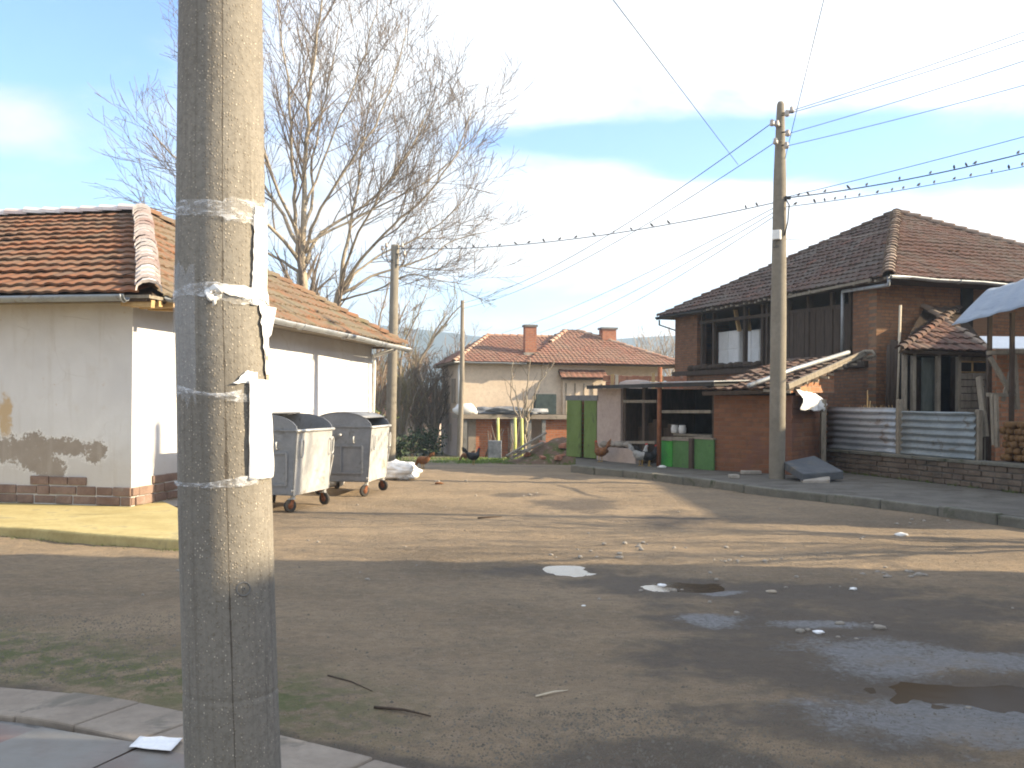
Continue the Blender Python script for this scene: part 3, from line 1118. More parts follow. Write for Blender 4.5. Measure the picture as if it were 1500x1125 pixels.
# mould seam running down the front with broken-out dark bits
su = b.math('ABSOLUTE', b.math('SUBTRACT', b.math('ADD', uu, b.math('MULTIPLY', b.math('SUBTRACT', b.noise(5, 3, .6, co), .5), .03)), .055))
wid = b.smooth(b.noise(2.4, 4, .7, b.comb(0.0, 0.0, vv)), .48, .72, .010, .075)
seam = b.math('LESS_THAN', su, wid)
col = b.mix(b.math('MULTIPLY', seam, .75), col, (.055, .042, .03))
streak = b.smooth(b.noise(3.2, 5, .6, b.comb(b.math('MULTIPLY', uu, 2.4), 0.0, b.math('MULTIPLY', vv, .5))), .48, .70, 0, .55)
col = b.mix(streak, col, (.12, .106, .086))
hh = b.math('ADD', b.math('MULTIPLY', peb, .8), n2)
hh = b.math('SUBTRACT', hh, b.math('MULTIPLY', seam, 1.6))
setc(b, bs, col, .8, hh, .55, .004, 0, .35)
M['aggregate'] = m
mb = MB()
NP = 64
ylist = [-1400, -900, -500, -200, 0, 200, 430, 600, 750, 900, 990, 1001, 1004, 1007, 1011, 1014, 1017, 1028, 1080, 1125, 1250, 1360]
for j, py in enumerate(ylist[:-1]):
    pass
vs, fs, uvs = [], [], []
for py in ylist:
    ddr = -.0018 if py in (1007, 1011) else (.0006 if py > 1011 else 0)
    for k in range(NP + 1):
        phi = -math.pi + 2 * math.pi * k / NP
        vs.append(pole_pt(phi, py, ddr + (.0015 * noise.noise(V((phi * 3, py * .01, 0))))))
o_ = len(mb.v)
mb.v.extend(vs)
for j in range(len(ylist) - 1):
    for k in range(NP):
        a = j * (NP + 1) + k
        f = (a, a + NP + 1, a + NP + 2, a + 1)
        mb.uv[len(mb.f)] = [((-math.pi + 2 * math.pi * kk / NP), vs[jj * (NP + 1) + kk].z) for jj, kk in ((j, k), (j + 1, k), (j + 1, k + 1), (j, k + 1))]
        mb.f.append(f)
        mb.s.append(True)
mb.f.append(tuple(range(NP)))
mb.s.append(False)
mb.build('shaft', M['aggregate'], pole)
# a stamped ring, and torn notices taped to the lit side
mb = MB()
for rr_, th in ((.020, .0022), (.004, .002)):
    ring = []
    for k in range(25):
        a = 2 * math.pi * k / 24
        ring.append(pole_pt(.345 + math.cos(a) * rr_ / .14, 852 - math.sin(a) * rr_ / PY * F, .001))
    mb.tube(ring, th, 5)
mb.build('stamped_ring', M['concrete_dark'], pole)


def wrap(name, edge, mat_, seed=0, n=26, dr=.004, buckle=.006, parent=pole, m_=10):
    """paper on the pole: edge(t) -> (phi0, phi1) for t along py0..py1"""
    py0, py1, fn = edge
    vs, fs = [], []
    for j in range(n + 1):
        t = j / n
        py = py0 + (py1 - py0) * t
        f0, f1 = fn(t)
        for i in range(m_ + 1):
            s_ = i / m_
            ph = f0 + (f1 - f0) * s_
            d = dr + buckle * abs(noise.noise(V((ph * 2.5, py * .02, seed))))
            if i == 0:
                d += .004
            vs.append(pole_pt(ph, py + 3 * noise.noise(V((ph * 5, seed, py * .05))), d))
    for j in range(n):
        for i in range(m_):
            a = j * (m_ + 1) + i
            fs.append((a, a + m_ + 1, a + m_ + 2, a + 1))
    o = MB().add(vs, fs, True).build(name, mat_, parent)
    so_ = o.modifiers.new('thick', 'SOLIDIFY')
    so_.thickness = .0012
    return o


def jag(t, s, a):
    return a * noise.noise(V((t * 9, s, 0))) + a * .5 * noise.noise(V((t * 31, s, 2)))


wrap('paper_notice', (306, 450, lambda t: (.80 - .1 * t + jag(t, 1, .05), 2.2)), M['paper'], 1)
wrap('paper_notice', (448, 548, lambda t: (.92 + .18 * t + jag(t, 2, .10), 1.9 - .3 * t)), M['paper'], 2)
wrap('paper_notice', (556, 699, lambda t: (.56 - .06 * t + jag(t, 3, .012), 2.3)), M['paper'], 3, dr=.006, buckle=.007)
wrap('paper_scrap', (545, 562, lambda t: (.55 - .35 * t + jag(t, 4, .05), .82)), M['paper'], 4, n=8)
M['paper_brown'] = basic('paper_brown', (.36, .30, .23), (.44, .38, .3), 4, .9, .1, 30, .001)
wrap('paper_scrap', (450, 560, lambda t: (1.12 + jag(t, 5, .06), 2.0)), M['paper_brown'], 5, n=12, dr=.002)
# a stiff flap that stands off the pole
mb = MB()
fl = [pole_pt(1.2, 448, .004), pole_pt(1.2, 500, .004), pole_pt(1.25, 490, .02), pole_pt(1.35, 450, .035)]
mb.add(fl, [(0, 1, 2, 3)])
o = mb.build('paper_flap', M['paper'], pole)
o.modifiers.new('thick', 'SOLIDIFY').thickness = .0012

# clear and white sticky tape
m, b, bs = mat('clear_tape')
co = b.n('ShaderNodeTexCoord', out=3)
f = b.noise(22, 5, .7, b.vmul(co, (1, 1, 3)), .8)
nt = m.node_tree
out = [n for n in nt.nodes if n.type == 'OUTPUT_MATERIAL'][0]
setc(b, bs, (.75, .77, .80), .22, f, .6, .004, 0, .6)
tr = b.n('ShaderNodeBsdfTransparent', {'Color': (1, 1, 1, 1)})
mx = b.n('ShaderNodeMixShader', {0: b.smooth(f, .44, .68, .10, .66), 1: tr, 2: bs.outputs[0]})
nt.links.new(mx, out.inputs[0])
M['tape'] = m
m, b, bs = mat('tape_film')
nt = m.node_tree
out = [n for n in nt.nodes if n.type == 'OUTPUT_MATERIAL'][0]
co = b.n('ShaderNodeTexCoord', out=3)
setc(b, bs, (.7, .72, .75), .3, b.noise(20, 4, .6, co), .3, .003, 0, .5)
tr = b.n('ShaderNodeBsdfTransparent', {'Color': (1, 1, 1, 1)})
mx = b.n('ShaderNodeMixShader', {0: .16, 1: tr, 2: bs.outputs[0]})
nt.links.new(mx, out.inputs[0])
M['film'] = m


def band(name, ctr, wfun, mat_, seed, ph0=-2.6, ph1=2.6, n=90, dr=.0045, mid_rows=4):
    vs, fs = [], []
    for i in range(n + 1):
        ph = ph0 + (ph1 - ph0) * i / n
        c0 = ctr(ph)
        hw = wfun(ph)
        for k in range(mid_rows + 1):
            s_ = k / mid_rows - .5
            d = dr + .006 * abs(noise.noise(V((ph * 6, k * 1.3, seed)))) + .003 * noise.noise(V((ph * 22, k, seed)))
            vs.append(pole_pt(ph, c0 + s_ * 2 * hw * (1 + .3 * noise.noise(V((ph * 7, k * .8, seed)))), max(.002, d)))
    for i in range(n):
        for k in range(mid_rows):
            a = i * (mid_rows + 1) + k
            fs.append((a, a + 1, a + mid_rows + 2, a + mid_rows + 1))
    return MB().add(vs, fs, True).build(name, mat_, pole)


band('tape', lambda p: 318 + 3 * math.sin(p * 2) - 4 * (p > .2), lambda p: 11 + (6 if p > .1 else 0), M['tape'], 1)
band('tape', lambda p: 434 + 3 * math.sin(p * 3), lambda p: 9 + 4 * math.sin(p * 2 + 1), M['tape'], 2)
band('tape', lambda p: 433 + 5 * (p - .6), lambda p: 5 + 3.5 * abs(math.sin(p * 3)), M['cloth_white'], 3, -.1, 2.0, 50, .007)
band('tape', lambda p: 578 + 5 * math.sin(p * 2.2 + .5), lambda p: 4 + 2.5 * math.sin(p * 4), M['tape'], 4, -2.6, 1.0, dr=.006)
band('tape', lambda p: 573 + 6 * math.sin(p * 3 + 2), lambda p: 2.2, M['tape'], 5, -1.6, .4, dr=.008)
band('tape', lambda p: 703 - 8 * max(-.3, p), lambda p: 3 + 4.5 * max(0, min(1, (p + .5))), M['tape'], 6, -2.6, .75, dr=.006)
band('tape_film', lambda p: 500 + 10 * p, lambda p: 95, M['film'], 7, -2.2, -.55, 20, .003)
# knot of white tape sticking out
mb = MB()
kc = pole_pt(-.12, 437, .012)
ring = [kc + sdC * (math.cos(a) * .017) + V((0, 0, math.sin(a) * .017)) + toC * (.012 * math.sin(a * 2)) for a in [2 * math.pi * k / 16 for k in range(17)]]
mb.tube(ring, [.006 + .002 * math.sin(k * 1.9) for k in range(17)], 7, sq=[(1.6, .5)] * 17)
mb.tube([kc + V((0, 0, -.012)), kc + sdC * .003 + V((0, 0, -.03)), kc - sdC * .002 + V((0, 0, -.038))], [.009, .006, .001], 6)
mb.build('tape_knot', M['cloth_white'], pole)
# ================================================================ rubbish containers
M['bin_in'] = basic('bin_in', (.13, .11, .09), (.2, .17, .14), 3, .8, .3, 30, .004, .2)
M['zinc_shaded'] = basic('zinc_shaded', (.19, .20, .22), (.26, .27, .285), 2.0, .55, .15, 25, .003, .3, (.14, .14, .14), 4)  # darker copy of the zinc, with shade put into the colour


def container(loc, yaw, lid_from, label):
    """local x: along the long lit front, y: from lit front towards the other side"""
    root = thing('rubbish_container', loc, label, 'rubbish container', 'galvanised rubbish containers')
    ca, sa = math.cos(yaw), math.sin(yaw)
    ex, ey, ez = V((ca, sa, 0)), V((-sa, ca, 0)), V((0, 0, 1))
    o = V(loc)

    def T(x, y, z):
        return o + ex * x + ey * y + ez * z
    L, W, zb, zt = 1.34, 1.06, .27, 1.19
    ins = .055
    # shell: front, back, bottom as sheet with thickness
    mb = MB()
    th = .02
    pf = [(ins, zb), (0, zt), (th, zt), (ins + th, zb + th)]
    mb.prism([T(0, y, z) for y, z in pf], ex * L)
    mb.prism([T(0, W - y, z) for y, z in reversed(pf)], ex * L)
    mb.prism([T(0, ins, zb), T(0, W - ins, zb), T(0, W - ins, zb - th), T(0, ins, zb - th)], ex * L)
    body = mb.build('body', M['zinc'], root)
    # ends with the arched top
    for x0, sgn in ((0, -1), (L - .025, 1)):
        prof = [(ins, zb - .02), (0, zt)]
        for k in range(1, 12):
            a = math.pi * k / 12
            prof.append((W / 2 - math.cos(a) * W / 2, zt + math.sin(a) * .235))
        prof += [(W, zt), (W - ins, zb - .02)]
        mb = MB()
        mb.prism([T(x0, y, z) for y, z in prof], ex * .025)
        xo = x0 - .012 if sgn < 0 else x0 + .025 + .012
        # pressed ribs on the end sheet
        for (y0, z0, y1, z1) in ((.16, .40, .16, .86), (.90, .40, .90, .86), (.16, .86, .90, .86), (.16, .40, .90, .40), (.53, .40, .53, .86)):
            mb.bar(T(xo, y0, z0), T(xo, y1, z1), .026, .03)
        mb.bar(T(xo, .02, zt + .0), T(xo, W - .02, zt + .0), .03, .02)
        mb.build('end_panel', M['zinc_shaded'], root)
        for yy in (.30, .76):
            mb = MB()
            mb.tube([T(xo, yy, 1.02), T(xo + sgn * .05, yy, 1.02), T(xo + sgn * .05, yy, .92), T(xo, yy, .92)], .012, 6)
            mb.build('handle', M['zinc'], root)
        MB().tube([T(xo, W / 2, 1.05), T(xo + sgn * .07, W / 2, 1.05)], .022, 10).build('lifting_pin', M['zinc'], root)
    # front rim, corner posts, loop handles on the lit front
    for y_r in (-.012, W + .012):
        MB().tube([T(-.02, y_r, zt - .005), T(L + .02, y_r, zt - .005)], .022, 8).build('rim', M['zinc'], root)
    for xx in (.10, L - .10):
        mb = MB()
        lp = [T(xx + dx_, -.035 + .052 * (1.0 - zz), zz) for dx_, zz in ((0, .80), (.05, .83), (.055, .93), (.05, 1.03), (0, 1.06), (-.03, 1.0), (-.03, .86), (0, .80))]
        mb.tube(polyline(lp, 3), .011, 6)
        mb.build('handle', M['zinc'], root)
    MB().bar(T(L + .01, .10, .32), T(L + .01, .01, .78), .03, .05).build('lever', M['zinc'], root)
    mb = MB()
    mb.bar(T(.16, .045, .74), T(L - .16, .045, .74), .012, .02)
    mb.build('seam', M['zinc'], body)
    # rolled sheet lid
    mb = MB()
    vs, fs = [], []
    a0 = lid_from * math.pi
    K = 12
    for x in (-.012, L + .012):
        for rad in (.0, -.014):
            for k in range(K + 1):
                a = a0 + (math.pi - a0) * k / K
                vs.append(T(x, W / 2 - math.cos(a) * (W / 2 + .012 + rad), zt + .004 + math.sin(a) * (.247 + rad)))
    n = K + 1
    for k in range(K):
        fs += [(k, k + 1, 2 * n + k + 1, 2 * n + k), (n + k + 1, n + k, 3 * n + k, 3 * n + k + 1), (k + 1, k, n + k, n + k + 1), (2 * n + k, 2 * n + k + 1, 3 * n + k + 1, 3 * n + k)]
    fs += [(0, 2 * n, 3 * n, n), (K, n + K, 3 * n + K, 2 * n + K)]
    mb.add(vs, fs, True)
    mb.tube([T(-.01, W / 2 - math.cos(a0) * (W / 2 + .01), zt + math.sin(a0) * .247), T(L + .01, W / 2 - math.cos(a0) * (W / 2 + .01), zt + math.sin(a0) * .247)], .016, 6)
    mb.build('lid', M['zinc_shaded'], root)
    # rubbish inside
    mb = MB()
    mb.prism([T(.03, .06, .62), T(L - .03, .06, .62), T(L - .03, W - .06, .7), T(.03, W - .06, .7)], ez * .3)
    mb.build('rubbish', M['bin_in'], root)
    # splayed corner feet and castors
    for xx in (.09, L - .09):
        for yy in (ins + .06, W - ins - .06):
            so_ = -1 if yy < W / 2 else 1
            mb = MB()
            c = T(xx, yy, zb)
            for dx_ in (-.09, .09):
                mb.bar(T(xx + dx_, yy + so_ * .05, zb + .06), T(xx + dx_ * .15, yy, .19), .035, .03)
            mb.box(T(xx, yy, .195), (.09, .09, .012), (ex, ey, ez))
            bkt = mb.build('bracket', M['zinc'], root)
            ax_ = (ex * math.cos(xx * 7 + yy * 3) + ey * math.sin(xx * 7 + yy * 3)).normalized()
            d = V((-ax_.y, ax_.x, 0))
            hub = T(xx, yy, .095) + d * .03
            mb = MB()
            for sg in (-1, 1):
                mb.bar(hub + ax_ * (.032 * sg), T(xx, yy, .19) + ax_ * (.03 * sg), .05, .006, ax_)
            mb.build('fork', M['rust'], bkt)
            mb = MB()
            mb.tube([hub + ax_ * q for q in (-.024, -.018, .018, .024)], [.082, .095, .095, .082], 18)
            wh = mb.build('wheel', M['rubber'], root)
            mb = MB()
            mb.tube([hub - ax_ * .028, hub + ax_ * .028], .045, 12)
            mb.build('hub', M['rust'], wh)
    return root


ub = math.atan2(uB.y, uB.x)
c1 = G(438, 751, .0) + nR * .0
c1 = c1 - uB * .09 + nR * .0
container((c1.x, c1.y, hgt(c1.x, c1.y) - .004), ub - .02, .52, 'grey metal wheeled rubbish container nearest the concrete pole, lid rolled half open')
c2 = G(541, 727, .0) - uB * .09 + nR * .06
container((c2.x, c2.y, hgt(c2.x, c2.y) - .004), ub + .08, .22, 'grey metal wheeled rubbish container farther back with its curved lid mostly closed')

# ================================================================ farther poles


def insulator(root, base, tip):
    """bent iron pin carrying a bell"""
    base, tip = V(base), V(tip)
    mid_ = V((tip.x, tip.y, base.z))
    pin = MB().tube([base, lerp(base, mid_, .8), lerp(mid_, tip, .3), tip], .014, 6).build('pin', M['steel_dark'], root)
    MB().tube([tip + V((0, 0, z)) for z in (-.01, .01, .04, .08, .11, .125)], [.03, .055, .05, .04, .042, .02], 10).build('insulator', M['porcelain'], pin)


PBY = 28.5
pb = V((P(571, 690, PBY).x, PBY, 0))
pb.z = hgt(pb.x, pb.y)
pt = P(579, 359, PBY)
pole2 = thing('concrete_pole', pb, 'slim concrete utility pole standing behind the bins at the white house corner', 'utility pole')
MB().tube([pb - V((0, 0, .5)), pb, lerp(pb, pt, .5), pt, pt + V((0, 0, .01))], [.165, .16, .14, .115, .09], 20).build('shaft', M['pole_concrete'], pole2)
for (bx, by, tx, ty) in ((577, 381, 560, 366), (577, 384, 566, 362), (579, 372, 589, 362), (578, 388, 592, 374)):
    insulator(pole2, P(bx, by, PBY - .1), P(tx, ty, PBY - .12))

# white sack slumped at its foot
sc_ = G(580, 702, .0)
sc_.z = hgt(sc_.x, sc_.y)
o = MB().blob(sc_ + V((0, 0, .15)), 1, 56, 34, .28, 3.3, (.48, .36, .22), 2.2, -.16, .16).build('sack', M['cloth_white'])
tag(o, 'slumped white sack lying against the slim pole behind the bins', 'sack')
o = MB().blob(G(490, 712, .05) + V((0, 0, .12)), 1, 14, 9, .3, 5.3, (.2, .2, .16), 2.2, -.14).build('bag', M['cloth_white'])
tag(o, 'small white rubbish bag on the dirt between the two containers', 'rubbish bag')

TPY = 45.5
tb = V((P(673, 660, TPY).x, TPY, 0))
tb.z = hgt(tb.x, tb.y)
tt = P(677.5, 440, TPY)
pole3 = MB().tube([tb - V((0, 0, .4)), tb, lerp(tb, tt, .5) + V((.05, 0, 0)), tt], [.14, .13, .11, .085], 12).build('timber_pole', M['wood_grey'])
tag(pole3, 'thin leaning timber pole in front of the cream house corner', 'utility pole')

# ================================================================ cream house in the middle distance
CY = 47.0
th_ = R(12)
dC = V((math.cos(th_), math.sin(th_), 0))
nC = V((math.sin(th_), -math.cos(th_), 0))
bC = -nC
c0 = V((P(675, 600, CY).x, CY, 0))


def HC(px, py, off=0.0):
    return H(px, py, c0 + nC * off, nC)


zE = HC(700, 530).z
zS = HC(700, 606).z
zG = base_h(0, 47) - .3
wR = (HC(887, 560) - c0).dot(dC)
LBk = 6.6
M['cream'] = basic('cream', (.60, .48, .36), (.68, .56, .43), .8, .93, .35, 25, .01, 0, (.52, .42, .32), 1.6)
M['pink_render'] = basic('pink_render', (.38, .30, .255), (.46, .37, .31), 1.2, .93, .35, 25, .01, 0, (.32, .26, .22), 2)
M['brick_hot'] = brick_mat('brick_hot', (.34, .12, .055), (.46, .18, .085), (.30, .22, .17), 1, .3, .11, th_, (.2, .1, .06), .012, .6)
cream = thing('cream_house', (c0.x, c0.y, zG), 'cream two storey house with orange hipped roof and two brick chimneys at the street end', 'house')


def CQ(u, v, z):
    return c0 + dC * u + bC * v + V((0, 0, z))


TW = wR + 3.2
MB().prism([CQ(0, 0, zS), CQ(wR, 0, zS), CQ(wR, .8, zS), CQ(TW, .8, zS), CQ(TW, LBk, zS), CQ(0, LBk, zS)], (0, 0, zE - zS)).build('wall', M['cream'], cream)
MB().prism([CQ(-.02, .9, zG), CQ(TW, .9, zG), CQ(TW, LBk, zG), CQ(-.02, LBk, zG)], (0, 0, zS - zG)).build('lower_wall', M['pink_render'], cream)
sl0 = MB()
sl0.prism([CQ(-.25, -1.3, zS - .22), CQ(6.2, -1.3, zS - .22), CQ(6.2, 1.0, zS - .22), CQ(-.25, 1.0, zS - .22)], (0, 0, .2))
sl0.build('porch_slab', M['concrete'], cream)
# porch fill walls: bricks between dark openings
for (xa, xb, mt, off) in ((697, 721, 'brick_hot', .8), (721, 748, 'brick_hot', .35), (798, 830, 'brick_hot', 1.0), (686, 697, 'concrete', .8)):
    a, c = HC(xa, 640, off), HC(xb, 640, off)
    u0, u1 = (a - c0).dot(dC), (c - c0).dot(dC)
    MB().box(CQ((u0 + u1) / 2, -off + .1, (zG + zS - .24) / 2), (u1 - u0, .2, zS - .24 - zG), (dC, bC, up)).build('brick_panel', M[mt], cream)
for xa in (681, 750, 775, 796):
    a = HC(xa, 640, 1.1)
    u0 = (a - c0).dot(dC)
    MB().box(CQ(u0, -1.1, (zG + zS - .23) / 2), (.18, .18, zS - .23 - zG), (dC, bC, up)).build('porch_post', M['concrete_dark'], cream)
# window openings on the shaded end and a drainpipe
for (v0, v1, z0, z1) in ((1.6, 2.6, zS + .5, zS + 1.7), (2.8, 3.7, zG + .9, zG + 1.8)):
    MB().box(CQ(-.03, (v0 + v1) / 2, (z0 + z1) / 2), (.08, v1 - v0, z1 - z0), (dC, bC, up)).build('window', M['concrete'], cream)
MB().tube([CQ(-.1, -.12, zE), CQ(-.1, -.12, zS)], .06, 8).build('downpipe', M['white_plastic'], cream)
for (xa, ya, xb, yb) in ((800, 577, 814, 603),):
    a, c = HC(xa, ya, .02), HC(xb, yb, .02)
    fr_ = MB().box((a + c) / 2, ((c - a).dot(dC), .1, a.z - c.z), (dC, bC, up)).build('window', M['wood_pale'], cream)
    MB().box((a + c) / 2 + nC * .04, ((c - a).dot(dC) * .7, .06, (a.z - c.z) * .75), (dC, bC, up)).build('pane', M['dark'], fr_)
# glazed balcony with its own red awning
ba, bb = HC(823, 545, .3), HC(885, 600, .3)
ua, ub_ = (ba - c0).dot(dC), (bb - c0).dot(dC)
MB().prism([CQ(ua + .1, -.16, zS), CQ(ub_, -.16, zS), CQ(ub_, .05, zS), CQ(ua + .1, .05, zS)], (0, 0, HC(850, 557, .2).z - zS)).build('balcony', M['cream'], cream)
zw = HC(850, 553, .6).z
tiles('awning', [CQ(ua - .1, -.62, zw), CQ(ub_ + .1, -.62, zw), CQ(ub_ + .1, .02, zw + .38), CQ(ua - .1, .02, zw + .38)], T_RED, cream, .25, .3, .03, .03, 31, nk=2)
for k in range(5):
    u_ = lerp(ua + .25, ub_ - .1, k / 4)
    MB().box(CQ(u_, -.18, zS + .75), (.05, .05, 1.5), (dC, bC, up)).build('mullion', M['wood_grey'], cream)
# roof
ov = .42
rz = P(715, 490, CY + 3.5).z
cE = [CQ(-ov, -ov, zE), CQ(TW + ov, -ov, zE), CQ(TW + ov, LBk + ov, zE), CQ(-ov, LBk + ov, zE)]
rl = P(714, 491, CY + 3.4)
vr = LBk / 2
ul_ = (H(714, 491, CQ(0, vr, 0), nC) - CQ(0, vr, 0)).dot(dC)
zr = H(714, 491, CQ(0, vr, 0), nC).z
r0, r1 = CQ(ul_, vr, zr), CQ(TW - 3.2, vr, zr)
MB().prism([p + V((0, 0, -.07)) for p in cE], (0, 0, .06)).build('soffit', M['wood_grey'], cream)
tiles('roof', [cE[0], cE[1], r1, r0], T_RED, cream, .22, .26, .03, .03, 21, .04, nk=3)
tiles('roof', [cE[1], cE[2], r1], T_RED, cream, .27, .33, .045, .035, 22, .03, nk=2)
tiles('roof', [cE[2], cE[3], r0, r1], T_RED, cream, .4, .4, .045, .035, 23, .03, nk=2)
tiles('roof', [cE[3], cE[0], r0], T_RED, cream, .27, .33, .045, .035, 24, .03, nk=2)
caps('hip_tiles', cE[0], r0, T_CAPR, cream, .13, .4, 6)
caps('ridge_tiles', r0, r1, T_CAPR, cream, .13, .4, 7)
# cross wing with a slightly higher hip
w0 = (H(768, 530, CQ(0, -ov - .06, 0), nC) - CQ(0, 0, 0)).dot(dC)
wE = [CQ(w0, -ov - .06, zE), CQ(TW + ov + .5, -ov - .06, zE), CQ(TW + ov + .5, LBk - .3, zE + .0), CQ(w0, LBk - .3, zE)]
vp = 3.3
pA, pB = H(828, 484, CQ(0, vp, 0), nC), H(846, 484, CQ(0, vp, 0), nC)
tiles('wing_roof', [wE[0], wE[1], pB, pA], T_RED, cream, .22, .26, .03, .03, 25, .04, nk=3)
tiles('wing_roof', [wE[1], wE[2], pB], T_RED, cream, .27, .33, .045, .035, 26, .03, nk=2)
tiles('wing_roof', [wE[3], wE[0], pA], T_RED, cream, .27, .33, .045, .035, 27, .03, nk=2)
tiles('wing_roof', [wE[2], wE[3], pA, pB], T_RED, cream, .4, .4, .045, .035, 28, .03, nk=2)
caps('hip_tiles', wE[1], pB, T_CAPR, cream, .13, .4, 8)
caps('hip_tiles', lerp(wE[0], pA, .62), pA, T_CAPR, cream, .13, .4, 9)
gutter('gutter', cE[0] - bC * .02 + V((0, 0, -.02)), CQ(w0 + .1, -ov - .08, zE - .04), cream, .07)
M['chimney'] = brick_mat('chimney', (.36, .135, .075), (.44, .18, .10), (.33, .25, .2), 1, .26, .085, th_, (.2, .1, .07), .012, .5)


def chimney(px, ytop, ybase, wpx, v, cap_h=.12):
    c = H(px, ybase, CQ(0, v, 0), nC)
    t = H(px, ytop, CQ(0, v, 0), nC)
    wd = wpx / F * c.y
    ch_ = MB().box(V((c.x, c.y, (c.z - .4 + t.z) / 2)), (wd, wd * .85, t.z - c.z + .4), (dC, bC, up)).build('chimney', M['chimney'], cream)
    MB().box(V((c.x, c.y, t.z + .05)), (wd * 1.18, wd, .1), (dC, bC, up)).build('chimney_cap', M['concrete_dark'], ch_)
    mb = MB()
    mb.box(V((c.x, c.y, c.z)), (wd * 1.22, wd * 1.1, .22), (dC, bC, up))
    mb.build('flashing', M['stone'], ch_)


chimney(776, 479, 520, 17, .75)
chimney(890, 483, 506, 21, 2.4)

# things lying on the porch slab
o = MB().blob(HC(682, 601, 1.0), 1, 14, 9, .35, 9.1, (.55, .35, .30), 2.4, -.26).build('bundle', M['cloth_white'])
tag(o, 'white bundle lying at the left end of the porch slab of the cream house', 'bundle')
M['tarp_blue'] = basic('tarp_blue', (.13, .14, .16), (.27, .28, .30), 3, .5, .4, 12, .02)
mb = MB()
p0 = HC(735, 603, .8)
mb.blob(p0, 1, 40, 12, .75, 2.2, (1.75, .5, .22), 3.4, -.1)
o = mb.build('tarpaulin', M['tarp_blue'])
tag(o, 'crumpled blue grey tarpaulin spread over the porch slab of the cream house', 'tarpaulin')
M['net_dark'] = basic('net_dark', (.035, .05, .05), (.06, .08, .075), 5, .9, .5, 25, .01)
o = MB().box(HC(798, 592, .7), (1.0, .5, .95), (dC, bC, up)).build('rack', M['net_dark'])
tag(o, 'dark covered rack on the porch slab beside the sapling', 'rack')

# low old barn with a tangle of branches to the left of the cream house
by_ = 58.0
b0, b1 = P(560, 600, by_), P(640, 600, by_)
barn = thing('barn', (b0.x, by_, base_h(0, by_)), 'low dim barn with brown tiled roof half hidden behind the tangled bushes', 'barn')
zb0 = base_h(0, by_) - .2
zt0 = P(600, 610, by_).z
MB().box(V(((b0.x + b1.x) / 2, by_ + 3, (zb0 + zt0) / 2)), (b1.x - b0.x, 5, zt0 - zb0)).build('wall', M['pink_render'], barn)
tiles('roof', [V((b0.x - .4, by_ + .2, zt0)), V((b1.x + .4, by_ + .2, zt0)), V((b1.x + .4, by_ + 3, zt0 + 1.5)), V((b0.x - .4, by_ + 3, zt0 + 1.5))], T_OLDR, barn, .3, .36, .04, .04, 33, nk=2)
tiles('roof', [V((b1.x + .4, by_ + 5.9, zt0)), V((b0.x - .4, by_ + 5.9, zt0)), V((b0.x - .4, by_ + 3, zt0 + 1.5)), V((b1.x + .4, by_ + 3, zt0 + 1.5))], T_OLDR, barn, .3, .36, .04, .04, 34, nk=2)

# ================================================================ rubble heap, posts and canes in front of the cream house
rp = G(795, 668, -.2)
rz0 = hgt(rp.x, 33.5)
mb = MB()
hc = P(800, 664, 33.5)
vs, fs = [], []
NU, NV = 34, 22
for j in range(NV + 1):
    for i in range(NU + 1):
        u_, v_ = lerp(-2.3, 1.9, i / NU), lerp(-1.6, 1.8, j / NV)
        h_ = .95 * math.exp(-((u_ - .55) / 1.15) ** 2 - (v_ / .9) ** 2) + .12 * nz(u_ * 2, v_ * 2, 1) + .07 * nz(u_ * 6, v_ * 6, 2)
        ed = min(i, NU - i, j, NV - j)
        if ed < 3:
            h_ = h_ * ed / 3 - .25 * (3 - ed) / 3
        vs.append((hc.x + u_, 33.5 + v_, hgt(hc.x + u_, 33.5 + v_) + h_ - .02))
for j in range(NV):
    for i in range(NU):
        a = j * (NU + 1) + i
        fs.append((a, a + 1, a + NU + 2, a + NU + 1))
mb.add(vs, fs, True)
m, b, bs = mat('heap')
co = b.n('ShaderNodeTexCoord', out=3)
f = b.noise(2.2, 6, .7, co, .4)
col = b.mix(b.smooth(f, .45, .58), (.15, .10, .07), (.085, .10, .03))
col = b.mix(b.smooth(b.noise(7, 5, .7, co), .52, .7, 0, .8), col, (.30, .22, .17))
setc(b, bs, col, .95, b.noise(20, 5, .7, co), .8, .03, 0, .1)
o = mb.build('rubble_heap', m)
tag(o, 'heap of earth and rubble overgrown with grass beside the green doors', 'rubble heap')
M['brick_red'] = basic('brick_red', (.34, .15, .09), (.46, .22, .13), 6, .93, .5, 30, .006, 0, (.4, .32, .26), 9)


def heap_z(x, y):
    best, bz = 1e9, 0
    for p in vs:
        d = (p[0] - x) ** 2 + (p[1] - y) ** 2
        if d < best:
            best, bz = d, p[2]
    return bz


